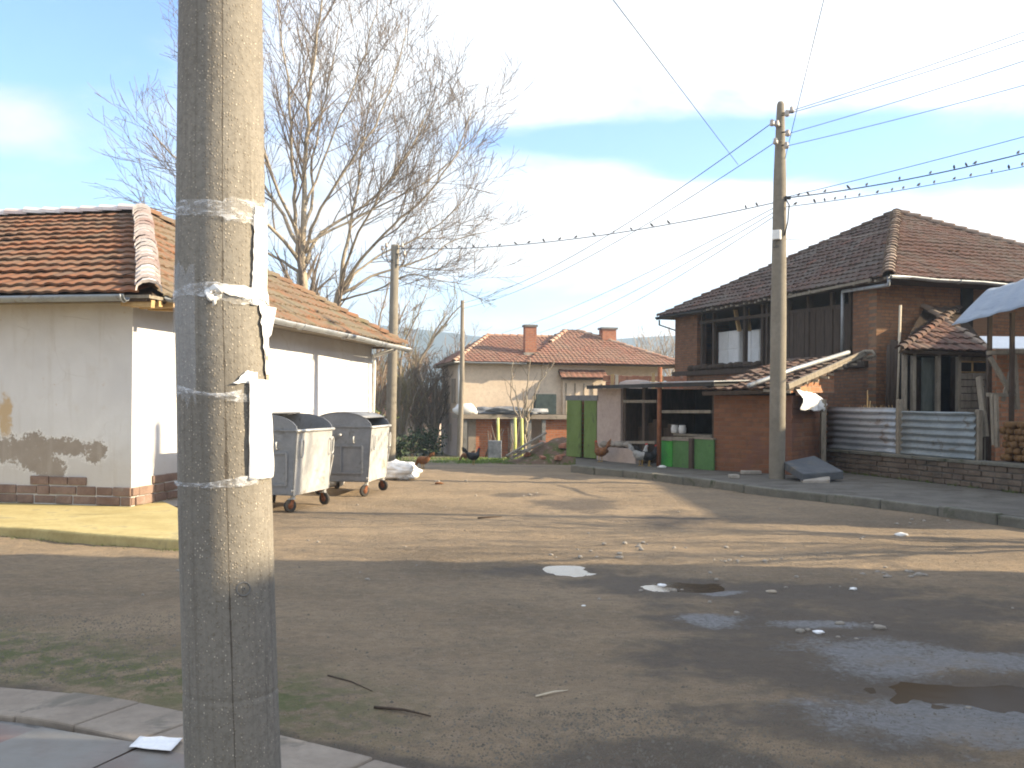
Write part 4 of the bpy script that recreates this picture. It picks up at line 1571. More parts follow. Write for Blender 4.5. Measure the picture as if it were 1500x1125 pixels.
mb = MB()
for k in range(16):
    x_, y_ = hc.x + rnd.gauss(.5, .7), 33.2 + rnd.gauss(-.3, .45)
    a = rnd.uniform(0, 3.1)
    tl = rnd.uniform(-.5, .5)
    ax_ = (V((math.cos(a), math.sin(a), tl * .5)).normalized(), V((-math.sin(a), math.cos(a), 0)), None)
    ax_ = (ax_[0], ax_[1], ax_[0].cross(ax_[1]))
    o = MB().box((x_, y_, heap_z(x_, y_) + .03), (rnd.uniform(.18, .42), rnd.uniform(.12, .24), rnd.uniform(.07, .12)), ax_).build('brick', M['brick_red'], bevel=.01)
    tag(o, 'loose broken brick lying on the grassy rubble heap', 'brick', 'broken bricks on the rubble heap')
for k, (xa, ya, xb, yb) in enumerate(((742, 668, 800, 634), (748, 672, 795, 648), (752, 664, 775, 658))):
    a, c = P(xa, ya, 32.6), P(xb, yb, 33.2)
    a.z = max(a.z, hgt(a.x, a.y) + .02)
    o = MB().bar(a, c, .14, .05).build('plank', M['wood_grey'])
    tag(o, ['long weathered plank sloping up the rubble heap', 'shorter grey plank leaning on the front of the rubble heap', 'stub of pale board at the foot of the rubble heap'][k], 'plank')
for k, (px, yt, ybt, dd) in enumerate(((729, 612, 655, 41.5), (754, 612, 664, 39.5), (764, 613, 660, 40))):
    pb_ = P(px, ybt, dd)
    pb_.z = hgt(pb_.x, dd) - .1
    t = P(px + .5, yt, dd)
    o = MB().tube([pb_, lerp(pb_, t, .5) + V((.02, 0, 0)), t], [.06, .055, .05], 8).build('garden_post', M['yellow_paint'])
    tag(o, ['pale yellow garden post standing among the brown canes', 'thin yellow green garden post left of its thicker twin', 'thickest yellow garden post beside the sapling'][k], 'post')
cn = P(735, 640, 42)
mb = MB()
for k in range(26):
    x_ = cn.x + rnd.uniform(-.75, .9)
    y_ = 42 + rnd.uniform(-.3, .4)
    z_ = hgt(x_, y_) - .05
    ln = rnd.uniform(.9, 1.7)
    mb.tube([(x_, y_, z_), (x_ + rnd.uniform(-.1, .25), y_, z_ + ln * .5), (x_ + rnd.uniform(-.1, .5), y_, z_ + ln)], [.022, .018, .01], 4)
o = mb.build('dry_canes', M['twig'])
tag(o, 'clump of dry brown canes in front of the porch bricks', 'dry plant')
o = MB().box(P(725, 657, 40.5) + V((0, 0, -.05)), (.55, .3, .75)).build('board', M['tarp_blue'], bevel=.02)
tag(o, 'small blue grey sheet standing in the grass before the porch', 'sheet')

# ================================================================ row of outbuildings with green doors
S0 = V((4.42, 21.75, 0))
S0 = G(1045, 688, ZK)
S0.z = 0
S1 = P(830, 672, 27.3)
S1.z = 0
dS = (S1 - S0)
LS = dS.length
dS.normalize()                 # towards the left in the photo, away from the camera
nS = V((-dS.y, dS.x, 0))
if nS.x > 0:
    nS = -nS                   # faces the road


def HS(px, py, off=0.0):
    """point on the shed front line (off = metres in front of it)"""
    return H(px, py, S0 + nS * off, nS)


def sU(px, off=0.0):
    return (HS(px, 620, off) - S0).dot(dS)


def SQ(u, v, z):
    return S0 + dS * u - nS * v + V((0, 0, z))


ZP = ZK - .015
shed = thing('outbuilding', SQ(LS / 2, 0, ZP), 'low row of sheds with olive green doors and a flat felt roof by the road', 'shed')
ztop = HS(900, 567).z
uG0, uG1, uP1, uO1 = LS, sU(874), sU(909), sU(962)
# green double door
zg = HS(850, 584).z
for (xa, xb, dv) in ((831, 851.5, .0), (855.5, 873.5, .02)):
    ua_, ub2 = sU(xa), sU(xb)
    d_ = MB().box(SQ((ua_ + ub2) / 2, dv, (zg + ZP) / 2), (abs(ua_ - ub2), .05, zg - ZP - .06), (dS, -nS, up)).build('door', M['green_paint'], shed, bevel=.008)
    mb = MB()
    for zz in (ZP + .35, zg - .4):
        mb.box(SQ((ua_ + ub2) / 2, dv - .032, zz), (abs(ua_ - ub2) - .04, .015, .09), (dS, -nS, up))
    mb.build('door_brace', M['green_paint'], d_)
MB().box(SQ((sU(829) + sU(876)) / 2, .15, zg + .02), (abs(sU(829) - sU(876)), .35, .14), (dS, -nS, up)).build('lintel', M['concrete_dark'], shed)
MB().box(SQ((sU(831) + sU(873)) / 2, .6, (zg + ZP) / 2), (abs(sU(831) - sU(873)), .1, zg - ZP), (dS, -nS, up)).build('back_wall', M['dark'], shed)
MB().box(SQ((sU(874.5) + uP1) / 2, .1, (ztop + ZP) / 2 - .02), (abs(sU(874.5) - uP1), .2, ztop - ZP - .04), (dS, -nS, up)).build('wall', M['pink_render'], shed)
MB().box(SQ(LS - .05, 1.1, (zg + ZP) / 2), (.1, 2.0, zg - ZP), (dS, -nS, up)).build('side_wall', M['brick_hot'], shed)
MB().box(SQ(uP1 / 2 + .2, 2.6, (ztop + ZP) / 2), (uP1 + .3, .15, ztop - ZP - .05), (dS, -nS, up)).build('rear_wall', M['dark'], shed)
MB().box(SQ(uP1 + .08, 1.4, (ztop + ZP) / 2), (.12, 2.3, ztop - ZP - .06), (dS, -nS, up)).build('partition', M['wood_dark'], shed)
# roof slab: felt over boards, pale sheet edge near the right
mb = MB()
mb.prism([SQ(sU(1048, .3), -.35, ztop - .02), SQ(sU(861, .3), -.35, ztop - .05), SQ(sU(861, .3), 3.2, ztop + .1), SQ(sU(1048, .3), 3.2, ztop + .1)], (0, 0, .09))
mb.build('roof', M['steel_dark'], shed)
mb = MB()
mb.prism([SQ(sU(1046, .4), -.42, ztop + .075), SQ(sU(938, .4), -.42, ztop + .075), SQ(sU(938, .4), 1.4, ztop + .14), SQ(sU(1046, .4), 1.4, ztop + .14)], (0, 0, .02))
mb.build('roof_sheet', M['gutter'], shed)
# posts and rails of the open bay
for xx in (912, 940, 1043):
    MB().box(SQ(sU(xx), .1, (ztop + ZP) / 2), (.1, .1, ztop - ZP - .03), (dS, -nS, up)).build('bay_post', M['wood_dark'], shed)
for (xa, xb, yy) in ((913, 962, 588), (968, 1042, 603), (968, 1042, 642), (913, 960, 648)):
    MB().bar(HS(xa, yy, -.05), HS(xb, yy, -.05), .05, .07).build('rail', M['wood_grey'], shed)
MB().tube([SQ(sU(965.5, .25), -.25, ZP - .05), SQ(sU(966, .25), -.25, ztop + .45)], .055, 10).build('rusty_post', M['rust'], shed)
# low green panels closing the bay
for (xa, xb, ya, yb, mt, of) in ((967, 985, 645, 684, 'green_bright', .08), (986, 1011, 645, 686, 'green_dull', .05), (1018, 1046, 643, 685, 'green_dull', .05)):
    a, c = HS(xa, ya, of), HS(xb, yb, of)
    pn = MB().box(V(((a.x + c.x) / 2, (a.y + c.y) / 2, (a.z + ZP) / 2)), (abs((a - c).dot(dS)), .05, a.z - ZP), (dS, -nS, up)).build('green_panel', M[mt], shed, bevel=.01)
    MB().box(V(((a.x + c.x) / 2, (a.y + c.y) / 2, a.z + .025)), (abs((a - c).dot(dS)) + .02, .09, .04), (dS, -nS, up)).build('panel_cap', M['concrete'], pn)
a = HS(1014, 665, .08)
MB().box(V((a.x, a.y, (HS(1014, 642, .08).z + ZP) / 2)), (.12, .12, HS(1014, 642, .08).z - ZP), (dS, -nS, up)).build('gate_post', M['wood_dark'], shed)
# bench with pots inside the bay
mb = MB()
mb.box(SQ(sU(1005), .55, HS(1005, 638).z), (1.6, .5, .05), (dS, -nS, up))
for uu_ in (-.7, .7):
    mb.box(SQ(sU(1005) + uu_, .55, (HS(1005, 640).z + ZP) / 2), (.07, .4, HS(1005, 640).z - ZP), (dS, -nS, up))
o = mb.build('bench', M['wood_grey'])
tag(o, 'rough wooden bench behind the low green panels in the open shed', 'bench')
for k, xx in enumerate((969, 980)):
    c = SQ(sU(xx), .42, HS(1005, 638).z + .026)
    o = MB().tube([c + V((0, 0, z)) for z in (0, .01, .12, .17, .19, .2)], [.06, .085, .095, .08, .085, .07], 14).build('pot', M['white_plastic'])
    tag(o, ['white pot on the shed bench next to the rusty post', 'white pot on the shed bench farther from the rusty post'][k], 'pot')
# half wall and clutter left of the bay
a, c = HS(893, 655, .05), HS(935, 655, .05)
MB().box(V(((a.x + c.x) / 2, (a.y + c.y) / 2, (a.z + ZP) / 2)), (abs((a - c).dot(dS)), .18, a.z - ZP), (dS, -nS, up)).build('half_wall', M['pink_render'], shed)
for k, (xx, s_) in enumerate(((886, .13), (897, .12), (908, .13), (919, .11))):
    c = HS(xx, 650, .02)
    o = MB().blob(V((c.x, c.y, HS(xx, 655, .05).z + s_ * .55)), s_, 10, 7, .3, k * 3.1, (1.1, .9, .7)).build('stone', M['stone'])
    tag(o, 'rounded grey stone on top of the low rendered half wall of the sheds', 'stone', 'stones on the half wall')
for k in range(5):
    uu_ = lerp(sU(915), sU(958), k / 4)
    o = MB().box(SQ(uu_, .7 + .1 * (k % 2), ZP + .45), (.3, .3, .9 + .2 * (k % 3)), (dS, -nS, up)).build('crate', M['wood_dark'], bevel=.02)
    tag(o, 'dark upright wooden crate standing in the gloom of the shed opening', 'crate', 'crates in the shed opening')
# odds and ends behind the shed roof
o = MB().tube([P(932, 575, 29) + V((0, 0, z)) for z in (-.6, .2, .30, .36, .38)], [.52, .52, .48, .3, .02], 20).build('tank', M['pink_render'])
tag(o, 'squat round topped rendered tank behind the shed roof', 'tank')
for k, (px, ya, yb) in enumerate(((897, 548, 575), (903.5, 549, 575), (957, 546, 575), (969, 550, 575))):
    a, c = P(px, yb, 28.5), P(px, ya, 28.5)
    a.z = .0
    o = MB().bar(a, c, .09, .09).build('stake', M['wood_warm' if k != 1 else 'wood_pale'])
    tag(o, ['yellow wooden stake behind the shed roof, leftmost', 'pale stake right beside the leftmost yellow stake', 'yellow stake between the tank and the rusty post', 'short orange stake right of the rusty post'][k], 'stake')
bw = [P(888, 560, 33), P(1000, 556, 33)]
mb = MB()
mb.box(V(((bw[0].x + bw[1].x) / 2, 33, .9)), (bw[1].x - bw[0].x, .3, 2.9))
o = mb.build('brick_wall', M['chimney'])
tag(o, 'ruined orange brick wall rising behind the flat shed roof', 'wall')
for k in range(14):
    x_ = lerp(bw[0].x, bw[1].x, k / 13) + rnd.uniform(-.05, .05)
    o = MB().box((x_, 33, 2.35 + .1 + rnd.uniform(0, .02)), (.22, .2, rnd.uniform(.14, .22)), None).build('brick', M['brick_red'], bevel=.015)
    tag(o, 'single loose brick along the broken top of the wall behind the sheds', 'brick', 'bricks on the ruined wall')

# ================================================================ hens
M['feather_brown'] = basic('feather_brown', (.15, .065, .028), (.24, .11, .045), 14, .8, .3, 60, .004)
M['feather_black'] = basic('feather_black', (.012, .012, .012), (.03, .028, .028), 14, .55, .3, 60, .004)
M['feather_grey'] = basic('feather_grey', (.30, .29, .27), (.5, .49, .47), 16, .8, .3, 60, .004, 0, (.12, .12, .12), 20)
M['comb'] = basic('comb', (.42, .03, .02), (.5, .05, .03), 10, .6, .2, 40, .002)
M['leg_yellow'] = basic('leg_yellow', (.40, .26, .08), (.5, .34, .12), 10, .7, .2, 40, .002)


def hen(loc, yaw, mt, label, s=1.0, peck=False, tail=1.0):
    root = thing('hen', loc, label, 'hen')
    ca, sa = math.cos(yaw), math.sin(yaw)
    o = V(loc)

    def T(x, y, z):
        return o + V((ca * x - sa * y, sa * x + ca * y, z)) * s
    if peck:
        sp = [(-.20, .33, .02), (-.15, .29, .07), (-.05, .24, .105), (.05, .23, .11), (.12, .25, .085), (.18, .21, .05), (.22, .14, .036), (.25, .08, .033), (.275, .055, .026), (.30, .035, .008), (.315, .02, .002)]
    else:
        sp = [(-.22, .36, .015), (-.17, .32, .06), (-.08, .255, .105), (.03, .24, .115), (.11, .27, .095), (.15, .34, .055), (.165, .40, .036), (.175, .44, .036), (.195, .458, .032), (.215, .452, .016), (.245, .442, .002)]
    mb = MB()
    mb.tube(polyline([T(x, 0, z) for x, z, r in sp], 2), [r * s for r in [v for i in range(len(sp) - 1) for v in (sp[i][2], (sp[i][2] + sp[i + 1][2]) / 2)] + [sp[-1][2]]], 14)
    # folded wings swelling from the flanks
    for sg in (-1, 1):
        mb.blob(T(-.02, sg * .085, .26), .1 * s, 10, 7, .1, 2, (1.1, .4, .7), 1.5)
    # tail fan
    for k in range(7):
        a = lerp(-.25, .5, k / 6)
        tip = T(-.30 - .06 * math.cos(a), (k % 2 - .5) * .03, .36 + .17 * tail * math.sin(a + .5))
        base = T(-.15, 0, .30)
        mb.tube([base, lerp(base, tip, .55) + V((0, 0, .03 * s)), tip], [.03 * s, .032 * s, .008 * s], 6, sq=[(.35, 1)] * 3)
    mb.build('body', M[mt], root)
    hx, hz_ = (.265, .09) if peck else (.185, .485)
    mb = MB()
    for k in range(4):
        mb.blob(T(hx + (k - 1.5) * .016, 0, hz_ + .012 - abs(k - 1.4) * .005), .016 * s, 6, 5, .1, k, (.9, .4, 1.5))
    mb.blob(T(hx + .03, 0, hz_ - .075), .016 * s, 6, 5, .1, 7, (.7, .5, 1.5))
    mb.build('comb', M['comb'], root)
    for sg in (-1, 1):
        mb = MB()
        mb.tube([T(.01, sg * .045, .18), T(.02, sg * .045, .10), T(.005, sg * .045, .012)], [.022 * s, .010 * s, .009 * s], 6)
        for a in (-.5, 0, .5, 3.14):
            l_ = .06 if a != 3.14 else .03
            mb.tube([T(.005, sg * .045, .012), T(.005 + math.cos(a) * l_, sg * .045 + math.sin(a) * l_, .004)], [.008 * s, .004 * s], 5)
        mb.build('leg', M['leg_yellow'], root)
    return root


def on_ground(px, py):
    g = G(px, py, 0)
    for _ in range(8):
        g = G(px, py, hgt(g.x, g.y))
    return g


hen(on_ground(620, 687), 2.6, 'feather_brown', 'rusty brown hen pecking on the road left of the thin timber pole', .95, True, .7)
hen(on_ground(693, 681), .5, 'feather_black', 'black hen on the road edge in front of the cream house', 1.1, False, 1.1)
hen(on_ground(683, 676), 2.9, 'feather_brown', 'ginger hen just behind the black hen by the grass', .9, True, .6)
zz = ZP
g = HS(880, 678, .5)
hen(V((g.x, g.y, ZP)), 2.2, 'feather_brown', 'brown rooster with red comb standing by the pinkish shed wall', 1.05, False, 1.5)
g = HS(938, 682, .6)
hen(V((g.x, g.y, ZP)), .6, 'feather_grey', 'grey speckled hen with red comb in front of the dark shed opening', 1.05)
g = HS(950, 680, .45)
hen(V((g.x, g.y, ZP)), .1, 'feather_black', 'black hen close behind the grey speckled hen', 1.0)
# ================================================================ the big brick house on the right
C0 = P(1301, 404, 24.0)
EZR = C0.z
CF = V((P(965, 464, 1).x, 1, 0))
yF = (EZR - CAMZ) / ((P(965, 464, 1).z - CAMZ))
CFp = P(965, 464, yF)
vv_ = (CFp - C0)
vv_.z = 0
LV = vv_.length
vh = vv_.normalized()                      # along the dark side, away from the camera
uh = V((vh.y, -vh.x, 0))                   # to the right along the near side
print('RIGHT', C0, CFp, LV)
nL, nF = -uh, -vh                          # outward normals: dark long side, near side
Cw = C0 + uh * .3 + vh * .8
Cw.z = 0
LW = LV - 1.5
WW = 9.0
zw = EZR + .05
rh = thing('brick_house', (Cw.x, Cw.y, ZP), 'two storey red brick house with dark tiled roof and an open wooden gallery', 'house')
vrot = math.atan2(vh.y, vh.x)
urot = math.atan2(uh.y, uh.x)
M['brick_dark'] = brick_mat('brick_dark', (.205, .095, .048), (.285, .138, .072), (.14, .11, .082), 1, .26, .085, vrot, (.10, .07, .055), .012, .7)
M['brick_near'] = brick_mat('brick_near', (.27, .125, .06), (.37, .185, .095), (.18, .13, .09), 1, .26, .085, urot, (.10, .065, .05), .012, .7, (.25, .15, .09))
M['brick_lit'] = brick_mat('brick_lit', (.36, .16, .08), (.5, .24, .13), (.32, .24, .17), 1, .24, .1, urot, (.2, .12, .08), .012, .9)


def HL_(px, py, off=0.0):
    return H(px, py, Cw + nL * off, nL)


def HF(px, py, off=0.0):
    return H(px, py, Cw + nF * off, nF)


def LQ(v, d, z):
    """v along the dark side, d metres in front of it"""
    return Cw + vh * v + nL * d + V((0, 0, z))


def lv(px, off=0.0):
    return (HL_(px, 500, off) - Cw).dot(vh)


zfl = HL_(1060, 541).z
AXL = (vh, nL, up)
AXF = (uh, nF, up)


def lbox(name, v0, v1, d0, d1, z0, z1, mt, parent=rh, bevel=0):
    return MB().box(LQ((v0 + v1) / 2, (d0 + d1) / 2, (z0 + z1) / 2), (abs(v1 - v0), abs(d1 - d0), z1 - z0), AXL).build(name, M[mt], parent, bevel)


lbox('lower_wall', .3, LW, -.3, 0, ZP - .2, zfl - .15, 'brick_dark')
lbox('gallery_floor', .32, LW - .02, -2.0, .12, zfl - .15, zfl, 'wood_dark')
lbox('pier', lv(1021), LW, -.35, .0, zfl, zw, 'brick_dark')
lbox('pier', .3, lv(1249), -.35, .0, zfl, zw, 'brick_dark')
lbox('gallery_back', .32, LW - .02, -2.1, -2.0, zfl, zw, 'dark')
# plank wall with grooves
p0, p1 = lv(1243), lv(1151)
zpt = HL_(1195, 454).z
n = 22
mb = MB()
for k in range(n):
    a, c = lerp(p0, p1, k / n), lerp(p0, p1, (k + .93) / n)
    mb.box(LQ((a + c) / 2, -.1 + rnd.uniform(-.012, .012), (zfl + zpt) / 2 + rnd.uniform(-.02, .02)), (c - a, .03, zpt - zfl), AXL)
mb.build('plank_wall', M['wood_dark'], rh)
for px in (1151, 1180, 1214, 1241, 1025, 1042, 1087, 1113, 1120):
    MB().box(LQ(lv(px), -.12, (zfl + zw) / 2), (.105, .115, zw - zfl), AXL).build('gallery_post', M['wood_dark'], rh)
MB().bar(LQ(lv(1243), -.11, zpt), LQ(lv(1021), -.11, zpt + .15), .08, .1).build('gallery_rail', M['wood_dark'], rh)
MB().bar(HL_(1083, 485, -.3), HL_(1077, 452, -.3), .12, .07, vh).build('brace', M['wood_warm'], rh)
MB().bar(HL_(1097, 485, -.3), HL_(1094, 450, -.3), .16, .05, vh).build('brace', M['wood_warm'], rh)
# pale cupboards standing in the gallery
for k, (xa, xb, ya) in enumerate(((1053, 1083, 487), (1090, 1113, 485))):
    off = -.55
    a, c = HL_(xa, ya, off), HL_(xb, ya, off)
    v0, v1 = (a - Cw).dot(vh), (c - Cw).dot(vh)
    cb = thing('cupboard', LQ((v0 + v1) / 2, off, zfl), ['wider white cupboard with a split front in the dark gallery', 'narrower white double door cupboard beside the orange board in the gallery'][k], 'cupboard')
    w_ = abs(v1 - v0)
    MB().box(LQ((v0 + v1) / 2, off - .2, (zfl + a.z) / 2 + .02), (w_, .4, a.z - zfl - .04), AXL).build('cabinet', M['white_plastic'], cb, bevel=.01)
    for s_ in (-1, 1):
        hz2 = (a.z - zfl) / 2
        for t_2 in (0, 1):
            MB().box(LQ((v0 + v1) / 2 + s_ * w_ * .25, off + .012, zfl + .04 + hz2 * (t_2 + .48)), (w_ * .46, .02, hz2 * .9), AXL).build('door', M['white_plastic'], cb, bevel=.006)
# bits lying on the gallery edge
mb = MB()
for k in range(9):
    v_ = lerp(lv(1110), lv(1015), k / 8)
    mb.blob(LQ(v_, .02, zfl + .09), .16, 7, 5, .5, k * 2.2, (1.4, .7, .7), 2, -.09)
mb.build('gallery_edge_rubble', M['wood_dark'], rh)
# near side wall, full height
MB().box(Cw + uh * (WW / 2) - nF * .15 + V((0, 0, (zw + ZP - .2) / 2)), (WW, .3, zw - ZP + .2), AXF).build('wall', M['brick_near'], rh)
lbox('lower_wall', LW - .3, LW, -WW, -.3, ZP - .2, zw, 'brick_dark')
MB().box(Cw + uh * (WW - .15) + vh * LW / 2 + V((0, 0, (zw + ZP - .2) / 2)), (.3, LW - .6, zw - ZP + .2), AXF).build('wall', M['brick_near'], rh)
MB().box(HF(1416, 440, .03) - V((0, 0, .2)), (.35, .08, 1.0), AXF).build('window', M['dark'], rh)
# roof
A1 = C0.copy()
apR = P(1313, 311, (Cw + vh * LW / 2).y)
fr_pt = Cw + vh * (LW / 2)
tR = None
best = 1e9
for k in range(200):
    q = fr_pt + uh * (2 + k * .04)
    z_ = 0
    d_ = abs(q.x / q.y - ray(1313, 311).x)
    if d_ < best:
        best, tR = d_, q
apR = V((tR.x, tR.y, P(1313, 311, tR.y).z))
print('APEX R', apR, 'inset', (apR - Cw).dot(uh))
RU = WW + .9
r00 = A1
r10 = A1 + uh * RU + V((0, 0, 0))
r11 = A1 + uh * RU + vh * LV
r01 = A1 + vh * LV
MB().prism([p + V((0, 0, -.10)) for p in (r00, r10, r11, r01)], (0, 0, .04)).build('soffit', M['wood_dark'], rh)
tiles('roof', [r01, r00, apR], T_OLD, rh, .25, .33, .035, .05, 41, .10, jit=1.3)
tiles('roof', [r00, r10, apR], T_OLDR, rh, .25, .33, .035, .05, 42, .08)
tiles('roof', [r10, r11, apR], T_OLDR, rh, .25, .33, .035, .04, 43, .05, nk=2)
tiles('roof', [r11, r01, apR], T_OLD, rh, .25, .33, .035, .04, 44, .05, nk=2)
caps('hip_tiles', r00 + V((0, 0, .05)), apR + V((0, 0, .06)), T_CAP, rh, .15, .33, 11)
caps('hip_tiles', r01 + V((0, 0, .03)), apR + V((0, 0, .05)), T_OLD, rh, .12, .36, 12)
caps('hip_tiles', r10 + V((0, 0, .03)), apR + V((0, 0, .05)), T_CAP, rh, .12, .36, 13)
# ragged battens along the low eave, gutters, downpipe
for k in range(40):
    mb = MB()
    v_ = LV * k / 40 + rnd.uniform(0, .2)
    c = A1 + vh * v_ + nL * .0 + V((0, 0, -.05))
    mb.bar(c + uh * .5, c + nL * rnd.uniform(.0, .09) + V((0, 0, rnd.uniform(-.05, .02))), .07, .06)
    mb.build('rafter_end', M['wood_grey'], rh)
mb = MB()
mb.bar(A1 + nL * .03 + V((0, 0, -.03)) + vh * .6, A1 + nL * .03 + vh * 4.2 + V((0, 0, -.10)), .05, .07)
mb.build('batten', M['wood_grey'], rh)
gutter('gutter', r00 + nF * .07 - uh * .05, lerp(r00, r10, .42) + nF * .07 + V((0, 0, -.04)), rh, .08)
gutter('gutter', r01 + nL * .06 + vh * .02 + V((0, 0, -.02)), lerp(r01, r00, .28) + nL * .06 + V((0, 0, -.06)), rh, .08, M['steel_dark'])
mb = MB()
dpz = HL_(1238, 434).z
dp = LQ(lv(1238.5), .1, dpz)
mb.tube([r00 + nF * .03 + V((0, 0, -.06)), r00 + nF * .02 + V((0, 0, -.22)), dp + V((0, 0, .12)), dp, dp - V((0, 0, .4)), V((dp.x, dp.y, HL_(1237, 520).z))], .045, 8)
mb.build('downpipe', M['gutter'], rh)
mb = MB()
brk = HL_(997, 483)
mb.bar(r01 + V((0, 0, -.12)) + nF * .05, r01 + V((0, 0, -.32)) + nF * .05, .05, .05)
mb.bar(r01 + V((0, 0, -.30)) + nF * .05, LQ(LW - .1, .05, brk.z), .04, .04)
mb.build('eave_bracket', M['steel_dark'], rh)

# ================================================================ tiled lean-to and timber cabin against the near side
DL = 2.3


def HQ(px, py, off):
    return HF(px, py, off)


e0, e1 = HQ(1318, 518, DL), HQ(1453, 510, DL)
zl = (e0.z + e1.z) / 2
e0.z = e1.z = zl
t0, t1 = HF(1404, 452, .03), None
t1 = e1 - nF * (DL - .03)
t0z = t0.z
t1 = V((t1.x, t1.y, t0z))
lt = thing('lean_to', V((e0.x, e0.y, ZP)), 'small timber lean-to with red tiled roof against the brick house', 'lean-to')
tiles('roof', [e0, e1, t1, t0], T_OLDR, lt, .25, .33, .035, .05, 51, .05, jit=1.4)
caps('hip_tiles', e0 + V((0, 0, .04)), t0 + V((0, 0, .05)), T_OLD, lt, .1, .33, 14)
caps('verge_tiles', e1 + V((0, 0, .04)), t1 + V((0, 0, .05)), T_CAP, lt, .1, .33, 15)


def fbox(name, xa, xb, ya, yb, off, th2, mt, parent=lt, bevel=0, zlo=None):
    a, c = HF(xa, ya, off), HF(xb, ya, off)
    z1 = (a.z + c.z) / 2
    z0 = HF((xa + xb) / 2, yb, off).z if zlo is None else zlo
    m_ = (a + c) / 2
    return MB().box(V((m_.x, m_.y, (z0 + z1) / 2)) - nF * (th2 / 2), (abs((a - c).dot(uh)), th2, z1 - z0), AXF).build(name, M[mt], parent, bevel)


OFW = DL - .25
fbox('back_wall', 1322, 1450, 515, 0, OFW - 1.2, .1, 'dark', zlo=ZP)
fbox('side_wall', 1446.5, 1450, 513, 0, OFW, 1.7, 'wood_dark', zlo=ZP)
fbox('fascia', 1324, 1449, 514, 522, OFW + .04, .05, 'wood_dark')
for px in (1325, 1338, 1374, 1404, 1447):
    a = HF(px, 518, OFW)
    MB().box(V((a.x, a.y, (a.z + ZP) / 2)), (.09, .09, a.z - ZP), AXF).build('post', M['wood_grey'], lt)
M['door_grey'] = basic('door_grey', (.075, .085, .075), (.11, .12, .105), 3, .8, .4, 40, .005, stretch=(5, 5, 1))
d_ = fbox('door', 1352, 1373, 524, 0, OFW - .12, .05, 'door_grey', zlo=ZP + .05)
fbox('panel', 1339, 1351, 527, 0, OFW - .3, .05, 'wood_dark', zlo=ZP)
# boarded front on the right, with two small panes
ys_ = [522, 529, 546, 556, 566, 576, 587, 598, 610]
for ya, yb in zip(ys_[:-1], ys_[1:]):
    if ya == 529:
        continue
    for xa, xb in ((1406, 1424), (1425, 1445)):
        a, c = HF(xa, ya + .6, OFW), HF(xb, yb - .3, OFW)
        m_ = (a + c) / 2
        MB().box(m_ - nF * (.03 + rnd.uniform(-.012, .012)), (abs((a - c).dot(uh)), .05, a.z - c.z), AXF).build('board', M['wood_grey'], lt)
wf = fbox('window', 1406, 1446, 529, 546, OFW - .02, .04, 'wood_warm')
for xa, xb in ((1408, 1423), (1427, 1444)):
    fbox('pane', xa, xb, 531, 544, OFW + .003, .03, 'dark', wf)

# ================================================================ low brick wall, corrugated fence
W1 = G(1208, 688, ZK)
W2 = G(1500, 722, ZK)
W1.z = W2.z = 0
dW = (W2 - W1).normalized()
W3 = W2 + dW * 9
nW = V((dW.y, -dW.x, 0))
if nW.x > 0:
    nW = -nW


def HW(px, py, off=0.0):
    return H(px, py, W1 + nW * off, nW)


zwt = HW(1330, 667).z
wl = thing('low_wall', (W1.x, W1.y, ZP), 'low wall of rough pale brown blocks along the right pavement', 'wall')
mb = MB()
LWL = (W3 - W1).length
hrow = (zwt - .06 - ZP) / 4
for r_ in range(4):
    k = -.02 - (.2 if r_ % 2 else 0)
    while k < LWL:
        wd = rnd.uniform(.26, .42)
        a0, a1 = max(0, k), min(LWL, k + wd - .018)
        if a1 - a0 > .06:
            mb.box(W1 + dW * ((a0 + a1) / 2) - nW * (.12 - rnd.uniform(-.012, .012)) + V((0, 0, ZP + hrow * (r_ + .5))), (a1 - a0, .24, hrow - .016 + rnd.uniform(-.006, .004)), (dW, nW, up))
        k += wd
M['block'] = basic('block', (.115, .085, .062), (.185, .145, .11), 2.6, .95, .8, 30, .012, 0, (.07, .062, .05), 3.5)
mb.build('blocks', M['block'], wl, bevel=.012)
MB().box((W1 + W3) / 2 - nW * .14 + V((0, 0, (ZP + zwt) / 2 - .02)), (LWL, .2, zwt - ZP - .05), (dW, nW, up)).build('mortar', M['concrete_dark'], wl)
mb = MB()
k = 0
while k < LWL:
    wd = rnd.uniform(.7, 1.2)
    a1 = min(LWL, k + wd - .02)
    mb.box(W1 + dW * ((k + a1) / 2) - nW * .12 + V((0, 0, zwt - .03 + rnd.uniform(-.008, .008))), (a1 - k, .32, .07), (dW, nW, up))
    k += wd
mb.build('coping', M['kerb_stone'], wl, bevel=.015)
M['corrugated'] = basic('corrugated', (.30, .325, .355), (.38, .40, .425), 1.4, .5, .1, 20, .004, .3, (.20, .16, .125), 2.4)
M['corrugated_dark'] = basic('corrugated_dark', (.20, .23, .24), (.28, .31, .32), 1.2, .55, .1, 20, .004, .3, (.14, .12, .10), 2.5)


